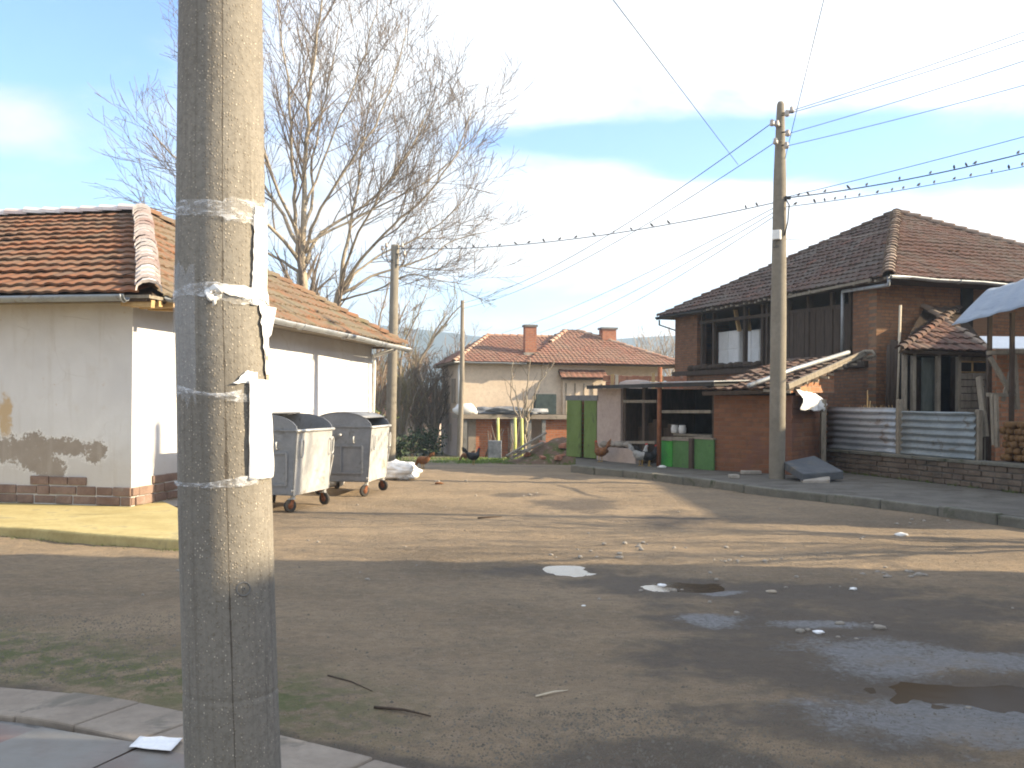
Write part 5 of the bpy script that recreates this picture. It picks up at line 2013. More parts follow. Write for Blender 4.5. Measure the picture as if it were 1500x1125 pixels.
def corrugated(name, a, c, z0, z1, n_, mt, parent, pitch=.115, amp=.024, off=0.0, horiz=True):
    pitch *= 1.2
    mb = MB()
    a, c = V((a.x, a.y, 0)), V((c.x, c.y, 0))
    d = (c - a)
    L = d.length
    d.normalize()
    rows = max(8, int((z1 - z0) / pitch * 8))
    vs, fs = [], []
    for j in range(rows + 1):
        z = lerp(z0, z1, j / rows)
        for i in range(7):
            dd = amp * (1 + .35 * nz(i * .8, z * 1.5, off + 2)) * math.sin(2 * math.pi * (z - z0 + .02 * nz(i * .6, off, 7)) / pitch) + .03 * nz(i * .55, z * 2.2, off)
            vs.append(a + d * (L * i / 6) + n_ * (dd + off) + V((0, 0, z + .012 * nz(i * .7, off, 3))))
    for j in range(rows):
        for i in range(6):
            q = j * 7 + i
            fs.append((q, q + 1, q + 8, q + 7))
    mb.add(vs, fs, True)
    o = mb.build(name, M[mt], parent)
    o.modifiers.new('thick', 'SOLIDIFY').thickness = .003
    return o


fence = thing('corrugated_fence', HW(1318, 667) * 1.0, 'fence of two grey corrugated metal sheets on top of the low wall', 'fence')
offF = -.12
za_, zb_ = HW(1262, 657, offF).z, HW(1262, 597, offF).z
corrugated('sheet', HW(1211, 620, offF), HW(1313, 620, offF), zwt, zb_, nW, 'corrugated', fence)
zb2 = HW(1378, 603, offF).z
corrugated('sheet', HW(1323, 620, offF), HW(1431, 620, offF), zwt, zb2, nW, 'corrugated_dark', fence, .115, .024, .03)
for px, yt in ((1208, 590), (1317.5, 585), (1434, 600)):
    a = HW(px, yt, offF - .04)
    MB().box(V((a.x, a.y, (a.z + zwt - .05) / 2)), (.1, .1, a.z - zwt + .05), (dW, nW, up)).build('post', M['wood_grey'], fence, bevel=.01)
# leaning poles and a bright rod beside the cabin
for k, (xa, ya, xb, yb, of, w_, mt) in enumerate(((1300, 600, 1303, 505, .55, .07, 'wood_dark'), (1306, 600, 1309, 498, .6, .08, 'wood_dark'), (1311, 600, 1314, 500, .7, .06, 'wood_dark'), (1312, 600, 1319, 447, .75, .035, 'wood_pale'))):
    a, c = HF(xa, ya, of), HF(xb, yb, of)
    a.z = ZP
    o = MB().tube([a, lerp(a, c, .5), c], w_, 8).build('leaning_pole', M[mt])
    tag(o, ['dark pole leaning on the brick house corner, leftmost of the bundle', 'dark pole in the middle of the bundle by the brick house corner', 'dark pole on the right of the bundle by the brick house corner', 'tall thin pale rod standing in front of the near brick wall'][k], 'pole')
# dry brush behind the first sheet
mb = MB()
bc_ = HW(1262, 600, offF - .5)
for k in range(120):
    s_ = rnd.gauss(0, .38)
    a = bc_ + dW * s_ - nW * rnd.uniform(0, .5) + V((0, 0, -.5))
    ln = rnd.uniform(.35, .62)
    t = a + dW * rnd.uniform(-.3, .3) + nW * rnd.uniform(-.1, .1) + V((0, 0, ln))
    mb.tube([a, lerp(a, t, .6) + V((0, 0, .05)), t], [.012, .009, .004], 4)
for k in range(3):
    a = bc_ + dW * rnd.uniform(0, .35) + V((0, 0, -.3))
    mb.tube([a, a + dW * rnd.uniform(-.1, .2) + V((0, 0, .5 + .12 * k))], [.016, .008], 5)
M['straw'] = basic('straw', (.42, .26, .10), (.56, .38, .17), 6, .9, .2, 40, .003)
o = mb.build('dry_brush', M['straw'])
tag(o, 'heap of sunlit dry straw and brush behind the corrugated fence', 'brush heap')

# canopy of bent sheet metal on posts, cross braced frame, firewood
cp = thing('metal_canopy', HW(1470, 600, -1.2), 'bent sheet metal canopy roof in blue grey shade over the yard at the right edge', 'canopy')
MYc = 18.3
k0, k1, k2, k3 = P(1393, 477, MYc), P(1446, 424, MYc + 1.6), P(1640, 368, MYc - .2), P(1640, 412, MYc - 2.2)
mb = MB()
vs, fs = [], []
NI, NJ = 40, 10
for j in range(NJ + 1):
    for i in range(NI + 1):
        s_, t_3 = i / NI, j / NJ
        p = lerp(lerp(k0, k3, s_), lerp(k1, k2, s_), t_3)
        p = p + V((0, 0, .010 * math.sin(s_ * 46) + .03 * nz(s_ * 3, t_3 * 2, 8) + (.012 * math.sin(t_3 * 3.1))))
        vs.append(p)
for j in range(NJ):
    for i in range(NI):
        q = j * (NI + 1) + i
        fs.append((q, q + 1, q + NI + 2, q + NI + 1))
mb.add(vs, fs, True)
M['sheet_shade_blue'] = basic('sheet_shade_blue', (.19, .225, .275), (.25, .285, .33), 1.6, .5, .1, 20, .004, .3, (.13, .15, .18), 4)  # blue skylight and shade put into the sheet's base colour
o = mb.build('roof_sheet', M['sheet_shade_blue'], cp)
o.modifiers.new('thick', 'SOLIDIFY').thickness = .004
mb = MB()
for px, yt, yb, dd in ((1450, 462, 640, MYc + .3), (1483, 458, 640, MYc - .3), (1600, 440, 700, MYc - 1.2), (1600, 420, 700, MYc + .6)):
    a = P(px, yt, dd)
    MB().box(V((a.x, a.y, (a.z + ZP) / 2)), (.07, .07, a.z - ZP), None).build('post', M['wood_dark'], cp)
for (xa, ya, xb, yb, w_) in ((1446, 517, 1500, 514, .09), (1446, 517, 1640, 512, .06), (1450, 523, 1484, 581, .08), (1487, 522, 1469, 588, .04), (1446, 578, 1487, 579, .1), (1485, 520, 1490, 600, .1)):
    MB().bar(P(xa, ya, MYc - .1), P(xb, yb, MYc - .1), w_, .07).build('brace', M['wood_grey'], cp)
# brick stub with a white sheet behind
sb = P(1475, 490, 22.5)
o = MB().box(V((sb.x + 1.0, 22.5, 1.6)), (2.6, .25, 3.1)).build('brick_wall', M['brick_lit'])
tag(o, 'fragment of orange brick wall seen under the metal canopy', 'wall')
a = P(1453, 511, 21.2)
c = P(1530, 494, 22.2)
mb = MB()
mb.prism([V((a.x, 21.2, a.z)), V((c.x, 21.2, a.z)), V((c.x, 22.3, c.z)), V((a.x + .25, 22.3, c.z))], (0, 0, .02))
o = mb.build('sheet', M['white_plastic'])
tag(o, 'white sheet lying sloped below the brick wall under the canopy', 'sheet')
lg = MB()
log0 = None
lc = HW(1464, 640, -.32)
lc.z = 0
first = None
M['log'] = basic('log', (.13, .07, .03), (.20, .115, .05), 7, .9, .4, 40, .006)
for r_ in range(6):
    for q in range(9):
        c = lc + dW * (.07 + q * .135 + (r_ % 2) * .065) + V((0, 0, zwt + .08 + r_ * .118))
        if first is None:
            first = MB().tube([c, c - nW * .05, c - nW * .6 + V((0, 0, .01))], [.058, .066, .062], 9).build('log', M['log'])
            tag(first, 'split firewood log with an orange brown cut end in the stack', 'log', 'stacked firewood logs')
            base_ = c
        else:
            o = first.copy()
            COL.objects.link(o)
            o.location = c - base_ + V((rnd.uniform(-.04, .04), rnd.uniform(-.015, .015), rnd.uniform(-.01, .01)))
o = MB().box(lc + dW * .65 - nW * .3 + V((0, 0, zwt / 2 + .03)), (1.5, .6, zwt - .06), (dW, nW, up)).build('rack', M['wood_dark'])
tag(o, 'dark timber base carrying the firewood stack', 'rack')
for k, (xa, ya, xb, yb) in enumerate(((1453, 577, 1456, 652), (1459, 578, 1461, 655))):
    o = MB().bar(HW(xa, ya, -.3), HW(xb, yb, -.3), .07, .05, nW).build('stake', M['wood_grey'])
    tag(o, ['grey stake beside the firewood stack, the one farther from the logs', 'grey stake standing right against the firewood stack'][k], 'stake')
mb = MB()
mb.bar(HW(1434, 552, -.4), HW(1444, 640, -.3), .12, .05, nW)
o = mb.build('board', M['wood_grey'])
tag(o, 'weathered board leaning beside the end of the corrugated fence', 'board')

# ================================================================ collapsing brick shed by the pole
K0 = G(1045, 688, ZK)
K1 = G(1164, 698, ZK) + V((.1, .6, 0))
K0.z = K1.z = 0
dK = (K1 - K0)
LK = dK.length
dK.normalize()
nK_ = V((dK.y, -dK.x, 0))
if nK_.y > 0:
    nK_ = -nK_


def HK(px, py, off=0.0):
    return H(px, py, K0 + nK_ * off, nK_)


rs = thing('brick_shed', (K0.x, K0.y, ZP), 'low collapsing red brick shed with sagging tiled roof behind the tall pole', 'shed')
M['brick_mud'] = brick_mat('brick_mud', (.185, .080, .042), (.25, .115, .06), (.19, .11, .07), 1, .28, .10, math.atan2(dK.y, dK.x), (.12, .07, .048), .014, .8, (.17, .085, .058))
zke = HK(1095, 576).z
K2 = P(1212, 690, 22.9)
K2.z = 0
MB().prism([K0 + V((0, 0, ZP - .1)), K1 + V((0, 0, ZP - .1)), K2 + V((0, 0, ZP - .1)), K0 + (K2 - K1) + V((0, 0, ZP - .1))], (0, 0, zke - ZP + .05)).build('wall', M['brick_mud'], rs)
# roof plane: eave at the front, rising to the back right
ea = P(1028, 573, K0.y - .25)
eb = P(1152, 569, K1.y - .3)
rb = P(1264, 521, 24.3)
ra = ea + (rb - eb)
tiles('roof', [ea, eb, rb, ra], T_OLD, rs, .25, .33, .045, .05, 61, .16, jit=2.6)
# rubble gable under the raised verge
g0 = H(1165, 577, K1, (K2 - K1).normalized().cross(up))
nG = (K2 - K1).normalized().cross(up)
if nG.x < 0:
    nG = -nG
gp = [H(px, py, K1 + nG * .02, nG) for px, py in ((1158, 575), (1222, 575), (1222, 538), (1195, 549), (1166, 567))]
MB().prism(gp, -nG * .25).build('gable', M['brick_lit'], rs)
mb = MB()
dv_ = (rb - eb)
for s_, w_ in ((0, .07), (.16, .05)):
    mb.bar(eb + V((0, 0, .02 + s_ * .3)) + nG * .03, lerp(eb, rb, 1.03) + V((0, 0, .02 + s_ * .5)) + nG * .03, w_, .06)
for k in range(11):
    q = lerp(eb, rb, k / 10) + V((0, 0, -.04))
    mb.bar(q - nG * .5, q + nG * rnd.uniform(.05, .2) + V((0, 0, rnd.uniform(-.06, .03))), .05, .05)
mb.tube([rb + nG * .1 + V((0, 0, -.05)), rb + nG * .3 + V((0, 0, .0)), rb + nG * .22 + V((0, 0, .1)), rb + V((0, 0, .1))], .05, 6)
mb.build('batten', M['wood_grey'], rs)
# pale pipe lying across the roof
def on_plane(px, py, lift):
    n_ = (eb - ea).cross(rb - eb).normalized()
    if n_.z < 0:
        n_ = -n_
    return H(px, py, ea + n_ * lift, n_)


o = MB().tube([on_plane(1097, 565, .16), on_plane(1165, 540, .16), on_plane(1243, 516, .17)], .05, 10).build('pipe', M['gutter'])
tag(o, 'pale grey pipe lying slanted across the sagging shed roof', 'pipe')
# white sack cloth hung over the wall edge
q4 = [H(px, py, K1 + nG * of_, nG) for px, py, of_ in ((1164, 570, .02), (1196, 577, .05), (1208, 600, .16), (1172, 598, .22))]
mb = MB()
vs, fs = [], []
for j in range(15):
    for i in range(19):
        s_, t_3 = i / 18, j / 14
        p = lerp(lerp(q4[0], q4[1], s_), lerp(q4[3], q4[2], s_), t_3)
        p = p + nG * (.10 * math.sin(t_3 * 2.8) + .045 * math.sin(i * 1.1 + j * .3) * t_3 + .05 * nz(i * .5, j * .5, 4)) + V((0, 0, -.05 * abs(math.sin(i * .9)) * t_3 + .03 * nz(i * .7, 2, 1)))
        vs.append(p)
for j in range(14):
    for i in range(18):
        q = j * 19 + i
        fs.append((q, q + 1, q + 20, q + 19))
mb.add(vs, fs, True)
o = mb.build('cloth', M['cloth_white'])
o.modifiers.new('thick', 'SOLIDIFY').thickness = .006
tag(o, 'bright white sack cloth hung over the shed wall right of the tall pole', 'cloth')
# thin wooden door and post right of it
a = P(1206, 585, 22.0)
o = MB().box(V((a.x, 22.0, (a.z + ZP) / 2)), (.11, .11, a.z - ZP)).build('gate_post', M['yellow_paint'] if False else M['wood_grey'])
tag(o, 'old wooden post at the left end of the corrugated fence', 'post')
# broken concrete slabs lying on the pavement
sl = [G(1147, 690, ZK), G(1170, 704, ZK), G(1234, 700, ZK), G(1192, 672, ZK)]
s0 = P(1150, 682, 19.6)
mb = MB()
top = [P(1148, 676, 19.9), P(1176, 694, 19.0), P(1236, 690, 19.3), P(1193, 667, 20.6)]
mb.prism(top, (0, 0, -.16))
o = mb.build('concrete_slab', M['slab_dark'], bevel=.02)
tag(o, 'broken dark concrete slab tilted on the pavement beside the tall pole', 'slab')
mb = MB()
mb.prism([P(1172, 700, 19.2), P(1178, 704, 18.9), P(1216, 702, 18.9), P(1216, 697, 19.2)], (0, 0, -.12))
o = mb.build('stone_block', M['stone'], bevel=.03)
tag(o, 'brownish stone block under the front edge of the tilted slab', 'stone block')
mb = MB()
mb.blob(G(1127, 670, ZK) + V((0, 0, .15)), .22, 10, 7, .4, 3, (1, .8, 1.1), 2)
o = mb.build('stone', M['stone'])
tag(o, 'pale upright stone at the shed wall just left of the tall pole', 'stone')
for k, (px, py, sx) in enumerate(((1100, 694, .42), (1075, 700, .2))):
    g = G(px, py, ZK)
    o = MB().box(g + V((0, 0, .03)), (sx, .16, .08)).build('brick', M['stone'], bevel=.015)
    tag(o, ['flat pale brick lying on the far pavement left of the tall pole', 'small brick piece farther left on the far pavement'][k], 'brick')

# ================================================================ tall pole on the right with its fittings
QY = 19.4
qb = G(1138, 701, ZK - .012)
QY = qb.y
qt = P(1143.5, 149, QY)
tp = thing('concrete_pole', qb, 'tall concrete utility pole on the right pavement with insulators and a white box', 'utility pole')
MB().tube([qb - V((0, 0, .5)), qb, lerp(qb, qt, .4), lerp(qb, qt, .8), qt - V((0, 0, .06)), qt], [.165, .158, .158, .125, .075, .05], 24).build('shaft', M['pole_concrete'], tp)


def onpole(py):
    return P(lerp(1143.5, 1138, (py - 149) / 552), py, QY)


for (py, tx, ty) in ((184, 1131, 181), (186, 1138, 182), (209, 1136, 208), (171, 1153, 167), (168, 1160, 162), (196, 1154, 196), (215, 1152, 214)):
    a = onpole(py) + V((0, -.1, 0))
    t = P(tx, ty + 3, QY - .16)
    insulator(tp, a, t)
mb = MB()
for py in (288, 294, 302):
    c = onpole(py)
    ring = [c + V((math.cos(a) * .115, math.sin(a) * .115, 0)) for a in [2 * math.pi * k / 16 for k in range(17)]]
    mb.tube(ring, .016, 6)
mb.bar(onpole(291) + V((.08, -.1, 0)), P(1158, 290, QY - .1), .05, .06)
mb.tube([P(1150, 290, QY - .12), P(1156, 300, QY - .14), P(1154, 325, QY - .13), P(1149, 345, QY - .13)], .014, 6)
mb.build('cable_clamp', M['steel_dark'], tp)
bx = P(1138, 344, QY - .14)
MB().box(bx, (.16, .10, .19), (V((.86, -.5, 0)), V((.5, .86, 0)), up)).build('junction_box', M['white_plastic'], tp, bevel=.012)
mb = MB()
for dx_ in (-.02, .03):
    mb.tube(polyline([bx + V((dx_, 0, -.09)), bx + V((dx_ - .06, 0, -.17)), bx + V((dx_ - .04, 0, -.25)), bx + V((dx_ + .04, .02, -.2))], 4), .008, 5)
mb.build('loose_wire', M['cable'], tp)

# poles outside the picture that carry the lines on
def plain_pole(x, y, h, label):
    z = hgt(x, y)
    o = MB().tube([(x, y, z - .4), (x, y, z), (x, y, z + h)], [.16, .15, .10], 16).build('concrete_pole', M['pole_concrete'])
    return tag(o, label, 'utility pole')


plain_pole(12.0, 13.5, 9.0, 'concrete pole in the yards to the right of the road')
plain_pole(-9.5, -12, 7.6, 'concrete pole behind and left of the viewpoint')
plain_pole(-1.2, -12, 7.6, 'concrete pole straight behind the viewpoint')


def wire(name, a, c, sag, r, label, n=22, material=None, group=None, cat='cable'):
    pts = []
    for i in range(n + 1):
        t = i / n
        p = lerp(V(a), V(c), t)
        p.z -= sag * 4 * t * (1 - t)
        pts.append(p)
    o = MB().tube(pts, r, 5).build(name, material or M['cable'])
    tag(o, label, cat, group)
    return pts


top3 = P(677.5, 443, TPY)
wire('wire', P(1131, 180, QY - .1), P(677, 444, TPY), .55, .009, 'upper thin wire running from the tall pole down to the thin timber pole', 30)
wire('wire', P(1136, 208, QY - .1), P(677, 452, TPY), .5, .008, 'lower thin wire running from the tall pole down to the thin timber pole', 30)
rp1 = V((12.0, 13.5, 8.9))
rp1 = V((12.0, 13.5, 8.55))
for k, (xa, ya, px, py, s_) in enumerate(((1160, 162, 1320, 108, .02), (1153, 167, 1330, 114, .02), (1154, 196, 1360, 127, .02), (1152, 214, 1500, 170, .03))):
    a = P(xa, ya, QY - .16)
    tgt = V((12.0, 13.5, [8.75, 8.5, 8.2, 7.6][k]))
    wire('wire', a, tgt, .12, .0065, ['topmost wire from the tall pole to the right', 'second wire from the top running right off the tall pole', 'third wire down running right off the tall pole',
         'lowest thin wire running right off the tall pole above the bundled cables'][k], 24)
mid_w2 = lerp(P(1136, 208, QY - .1), P(677, 452, TPY), .10)
wire('wire', P(1081, 241, 21.5), V((-9.5, -12, 7.5)), -.0, .0065, 'wire crossing overhead from top centre down to the lower thin wire', 24)
wire('wire', P(1150, 232, QY - .05), V((-1.2, -12, 7.5)), .0, .006, 'steep wire rising from the tall pole to the top edge of the picture', 24)
for k, (px, py, dd) in enumerate(((735, 488, CY + 3), (789, 488, CY + 3), (822, 492, CY + 3))):
    wire('wire', onpole(300 + 6 * k), P(px, py, dd), .25, .007, ['faint wire sloping down to the left end of the cream house ridge', 'faint wire sloping down to the first chimney of the cream house', 'faint wire sloping down to the middle of the cream house roof'][k], 24)
wire('wire', P(1148, 350, QY), lerp(apR, r00, .35) + V((0, 0, .1)), .15, .006, 'thin service wire from the white box to the dark roof', 14)
bird_lines = []
bird_lines.append(wire('twisted_cable', onpole(295), P(579, 364, PBY), .30, .0105, 'dark bundled cable with birds on it from the tall pole to the slim pole', 40))
bird_lines.append(wire('twisted_cable', onpole(290) + V((.12, 0, 0)), V((12.0, 13.5, 6.75)), .33, .012, 'dark wavy bundled cable with birds running right from the tall pole', 40))
bird_lines.append(wire('twisted_cable', onpole(303) + V((.12, 0, 0)), V((12.0, 13.5, 6.25)), .22, .0075, 'lower thinner cable lined with evenly spaced birds right of the tall pole', 40))
wire('wire', onpole(291) + V((.12, 0, .03)), V((12.0, 13.5, 6.8)), .08, .007, 'thin carrier wire just above the wavy bundled cable', 20)

# small birds perched on the cables
mb = MB()
mb.tube(polyline([V((-.115, 0, .0)), V((-.06, 0, .025)), V((-.02, 0, .045)), V((.02, 0, .06)), V((.05, 0, .085)), V((.07, 0, .105)), V((.095, 0, .10)), V((.115, 0, .096))], 2),
        [.004, .01, .014, .024, .032, .037, .038, .038, .034, .028, .026, .024, .016, .007, .002], 8)
mb.tube([V((.0, .012, .03)), V((.005, .012, 0))], .004, 4)
mb.tube([V((.0, -.012, .03)), V((.005, -.012, 0))], .004, 4)
bird0 = mb.build('bird', M['feather_black'])
used = False
spec = [(0, [8, 12, 42, 49, 58, 66, 75, 84, 92, 100, 108, 115, 124, 131, 139, 148, 156, 165, 171, 179]), (1, [4, 7, 12, 19, 24, 33, 41, 47, 50, 52, 62, 66, 72]), (2, [3.0, 9, 12, 15, 18, 22, 27, 31, 34, 38, 42, 47, 51, 56, 60, 63, 67, 71, 76])]
blab = ['small dark bird perched on the cable between the tall pole and the slim pole', 'small dark bird perched on the wavy bundled cable right of the tall pole', 'small dark bird in the even row on the lower right cable']
bgrp = ['birds on the left cable', 'birds on the wavy right cable', 'birds on the lower right cable']
for li, ts in spec:
    pts = bird_lines[li]
    mx_ = 190 if li == 0 else 130
    for t in ts:
        f = (t / mx_) * (len(pts) - 1)
        i = int(f)
        p = lerp(pts[i], pts[i + 1], f - i)
        if not used:
            o, used = bird0, True
        else:
            o = bird0.copy()
            COL.objects.link(o)
        o.location = p + V((0, 0, .012))
        d = (pts[i + 1] - pts[i]).normalized()
        o.rotation_euler = (0, 0, math.atan2(d.x, -d.y) + (math.pi if rnd.random() < .45 else 0) + rnd.uniform(-.3, .3))
        s_ = rnd.uniform(.48, .62)
        o.scale = (s_, s_, s_)
        tag(o, blab[li], 'bird', bgrp[li])
# ================================================================ trees
def rand_perp(d, rr):
    a = d.cross(V((rr.gauss(0, 1), rr.gauss(0, 1), rr.gauss(0, 1))))
    return a.normalized() if a.length > 1e-4 else V((1, 0, 0))


def branch(mb, p, d, L, r, level, maxl, rr, par, rmin):
    """one branch and, recursively, its children"""
    nseg = {1: 6, 2: 5, 3: 3, 4: 2}.get(level, 2)
    pts, rads = [p], [r]
    q, dd = V(p), V(d).normalized()
    for i in range(nseg):
        dd = (dd + V((rr.gauss(0, 1), rr.gauss(0, 1), rr.gauss(0, 1))) * par['wob'] + V((0, 0, par['up'][min(level, len(par['up']) - 1)])) * (1.0 / nseg)).normalized()
        q = q + dd * (L / nseg)
        pts.append(q)
        rads.append(max(rmin, r * (1 - .82 * (i + 1) / nseg)))
    mb.tube(pts, rads, 5 if level <= 1 else (4 if level == 2 else 3), cap=False, smooth=level < 3)
    if level >= maxl:
        return
    kids(mb, pts, rads, level, maxl, rr, par, rmin, .18)


def kids(mb, pts, rads, level, maxl, rr, par, rmin, start):
    segs = [(pts[i + 1] - pts[i]).length for i in range(len(pts) - 1)]
    tot = sum(segs)
    gap = par['gap'][level]
    n = max(1, int(tot * (1 - start) / gap))
    for k in range(n):
        t = start + (1 - start) * (k + rr.random()) / n
        s = t * tot
        i = 0
        while i < len(segs) - 1 and s > segs[i]:
            s -= segs[i]
            i += 1
        f = min(1, s / max(segs[i], 1e-6))
        p = lerp(pts[i], pts[i + 1], f)
        r0 = lerp(rads[i], rads[i + 1], f)
        d = (pts[i + 1] - pts[i]).normalized()
        ang = R(rr.uniform(*par['ang']))
        pr = rand_perp(d, rr)
        nd = d * math.cos(ang) + pr * math.sin(ang)
        nd.z += par['lift'] * (1 if level < 2 else .6)
        L = par['len'][level] * rr.uniform(.6, 1.15) * (1 - .45 * t)
        branch(mb, p, nd, L, max(rmin, r0 * (rr.uniform(.45, .62) if level == 0 else rr.uniform(.42, .62))), level + 1, maxl, rr, par, rmin)


def px_tree(root, limbs, Y, par, seed, tm, cm, rmin, maxl=4, lsc=1.0):
    """limbs: list of ([(px,py,dY)...], base width px, tip width px)"""
    rr = random.Random(seed)
    tb_, cb2 = MB(), MB()
    for pts, w0, w1 in limbs:
        wp = polyline([P(x, y, Y + d) for x, y, d in pts], 4)
        n = len(wp)
        rad = [lerp(w0, w1, (i / (n - 1)) ** .6) / 2 / F * Y * lsc for i in range(n)]
        wp = [p + V((rr.gauss(0, 1), rr.gauss(0, 1), 0)) * (.03 if 0 < i < n - 1 else 0) for i, p in enumerate(wp)]
        tb_.tube(wp, rad, 9)
        kids(cb2, wp, rad, 0, maxl - 1, rr, par, rmin, .22)
    tb_.build('trunk', tm, root)
    cb2.build('crown', cm, root)
    print('tree faces', len(cb2.f))


TY = 36.0
zt_ = hgt(P(445, 640, TY).x, TY)
par = dict(wob=.07, up=[.25, .32, .25, .2, .2], gap=[.46, .31, .21, .2], ang=(22, 50), lift=.15, len=[3.7, 1.75, .9, .4])
big = thing('plane_tree', V((P(447, 640, TY).x, TY, zt_)), 'tall bare plane tree with pale trunks and fanning twigs behind the white house', 'tree')
L_ = [
    ([(447, 668, 0), (446, 560, 0), (445, 460, 0), (442, 400, 0)], 34, 25),
    ([(442, 400, 0), (444, 330, 0), (447, 250, .2), (452, 160, .2), (462, 70, .4), (472, -20, .3), (478, -110, .2)], 20, 2),
    ([(441, 392, 0), (434, 330, -.4), (430, 250, -.8), (424, 160, -1.2), (414, 70, -1.4), (402, -30, -1.5)], 14, 2),
    ([(444, 345, 0), (456, 290, .6), (462, 210, 1.2), (482, 120, 1.6), (498, 30, 2.0)], 11, 2),
    ([(441, 370, 0), (415, 315, .8), (385, 268, 1.3), (350, 205, 1.6), (318, 130, 1.5), (296, 60, 1.4)], 12, 2),
    ([(440, 385, 0), (405, 340, -1), (350, 300, -1.8), (300, 262, -2.2), (250, 225, -2.4), (215, 185, -2.6)], 11, 2),
    ([(440, 400, 0), (400, 375, .5), (340, 345, 1.2), (270, 318, 1.5), (205, 300, 1.8)], 9, 2),
    ([(447, 385, 0), (470, 342, .5), (520, 310, 1.0), (565, 272, 1.3), (612, 205, 1.4), (640, 135, 1.2)], 11, 2),
    ([(447, 370, 0), (462, 322, -.6), (505, 250, -1.2), (548, 185, -1.4), (578, 110, -1.2), (596, 40, -1)], 10, 2),
    ([(446, 360, 0), (490, 335, .4), (560, 300, .9), (630, 262, 1.2), (690, 205, 1.4), (712, 170, 1.3)], 8, 1.5),
    ([(448, 300, 0), (480, 220, .8), (520, 120, 1.4), (545, 40, 1.6), (560, -40, 1.6)], 7, 1.5),
    ([(441, 350, 0), (400, 260, -2), (370, 170, -2.8), (345, 80, -3), (330, 0, -3)], 9, 2),
]
px_tree(big, L_, TY, par, 5, M['bark_pale'], M['twig'], .0075, 4, .64)
t2 = thing('plane_tree', V((P(498, 640, TY + 2).x, TY + 2, hgt(-6.5, TY + 2))), 'second bare plane tree with long limbs spreading right over the slim pole', 'tree')
L2 = [
    ([(492, 668, 0), (492, 560, 0), (494, 470, 0), (498, 425, 0)], 26, 18),
    ([(498, 425, 0), (505, 370, .2), (518, 310, .4), (528, 240, .5), (540, 160, .6), (560, 80, .6)], 13, 2),
    ([(496, 430, 0), (530, 380, -.5), (575, 330, -1), (625, 285, -1.2), (668, 225, -1.3), (690, 165, -1.2)], 11, 2),
    ([(498, 432, 0), (545, 405, .5), (590, 390, .8), (630, 375, 1), (665, 352, 1.2), (712, 340, 1.3)], 9, 2),
    ([(495, 440, 0), (520, 402, .8), (560, 372, 1.4), (618, 345, 1.8), (668, 305, 2), (702, 250, 2)], 9, 2),
    ([(499, 440, 0), (550, 425, -1), (600, 402, -1.6), (640, 410, -2), (690, 418, -2)], 6, 1.5),
    ([(497, 430, 0), (516, 360, -1.2), (560, 280, -2), (600, 220, -2.2), (632, 150, -2)], 9, 2),
]
px_tree(t2, L2, TY + 2, par, 9, M['bark_pale'], M['twig'], .0075, 4, .62)

# thicket behind the slim pole: bare bushy trees
par_b = dict(wob=.14, up=[.2, .3, .25, .2], gap=[.42, .30, .22, .2], ang=(18, 45), lift=.2, len=[2.2, 1.1, .6, .4])
M['twig_red'] = basic('twig_red', (.20, .13, .085), (.30, .21, .14), 4, .9, .2, 40, .003)
M['twig_olive'] = basic('twig_olive', (.20, .165, .09), (.30, .26, .15), 4, .9, .2, 40, .003)
spec = [(588, 660, 50, [(600, 560), (640, 490), (680, 440)], [(585, 560), (595, 500), (625, 430)], 'twig_olive', 'bare bush with olive twigs leaning right, between the slim pole and the barn'),
        (612, 664, 53, [(620, 600), (640, 560), (690, 500)], [(605, 600), (598, 540), (612, 480)], 'twig_red', 'bare reddish bush in front of the dim barn'),
        (636, 664, 51, [(640, 610), (655, 560), (668, 510)], [(628, 600), (615, 560), (596, 520)], 'twig', 'dark bare bush against the shaded end of the cream house'),
        (556, 655, 48, [(560, 570), (575, 500), (600, 440)], [(552, 560), (555, 480), (570, 410)], 'twig_red', 'bare tree showing between the white house corner and the slim pole'),
        (600, 664, 60, [(606, 570), (628, 505), (655, 455)], [(590, 570), (580, 500), (585, 450)], 'twig', 'tall bare tree rising behind the dim barn')]
for k, (px, py, Y, la, lb_, cm, lab) in enumerate(spec):
    b_ = P(px, py, Y)
    b_.z = hgt(b_.x, Y)
    t = thing('bare_bush' if k in (0, 1, 2) else 'bare_tree', b_, lab, 'bush' if k in (0, 1, 2) else 'tree')
    lim = [([(px, py + 8, 0), *[(x, y, .5) for x, y in la]], 8, 1.4), ([(px, py + 8, 0), *[(x, y, -.5) for x, y in lb_]], 7, 1.4)]
    for q in range(9 if k < 3 else 5):
        dx_ = rnd.uniform(-38, 38)
        lim.append(([(px, py + 8, 0), (px + dx_ * .35, py - 45, rnd.uniform(-.8, .8)), (px + dx_, py - rnd.uniform(85, 130), rnd.uniform(-1.5, 1.5))], 5, 1.2))
    px_tree(t, lim, Y, par_b, 30 + k, M['bark_grey'], M[cm], .009, 4)

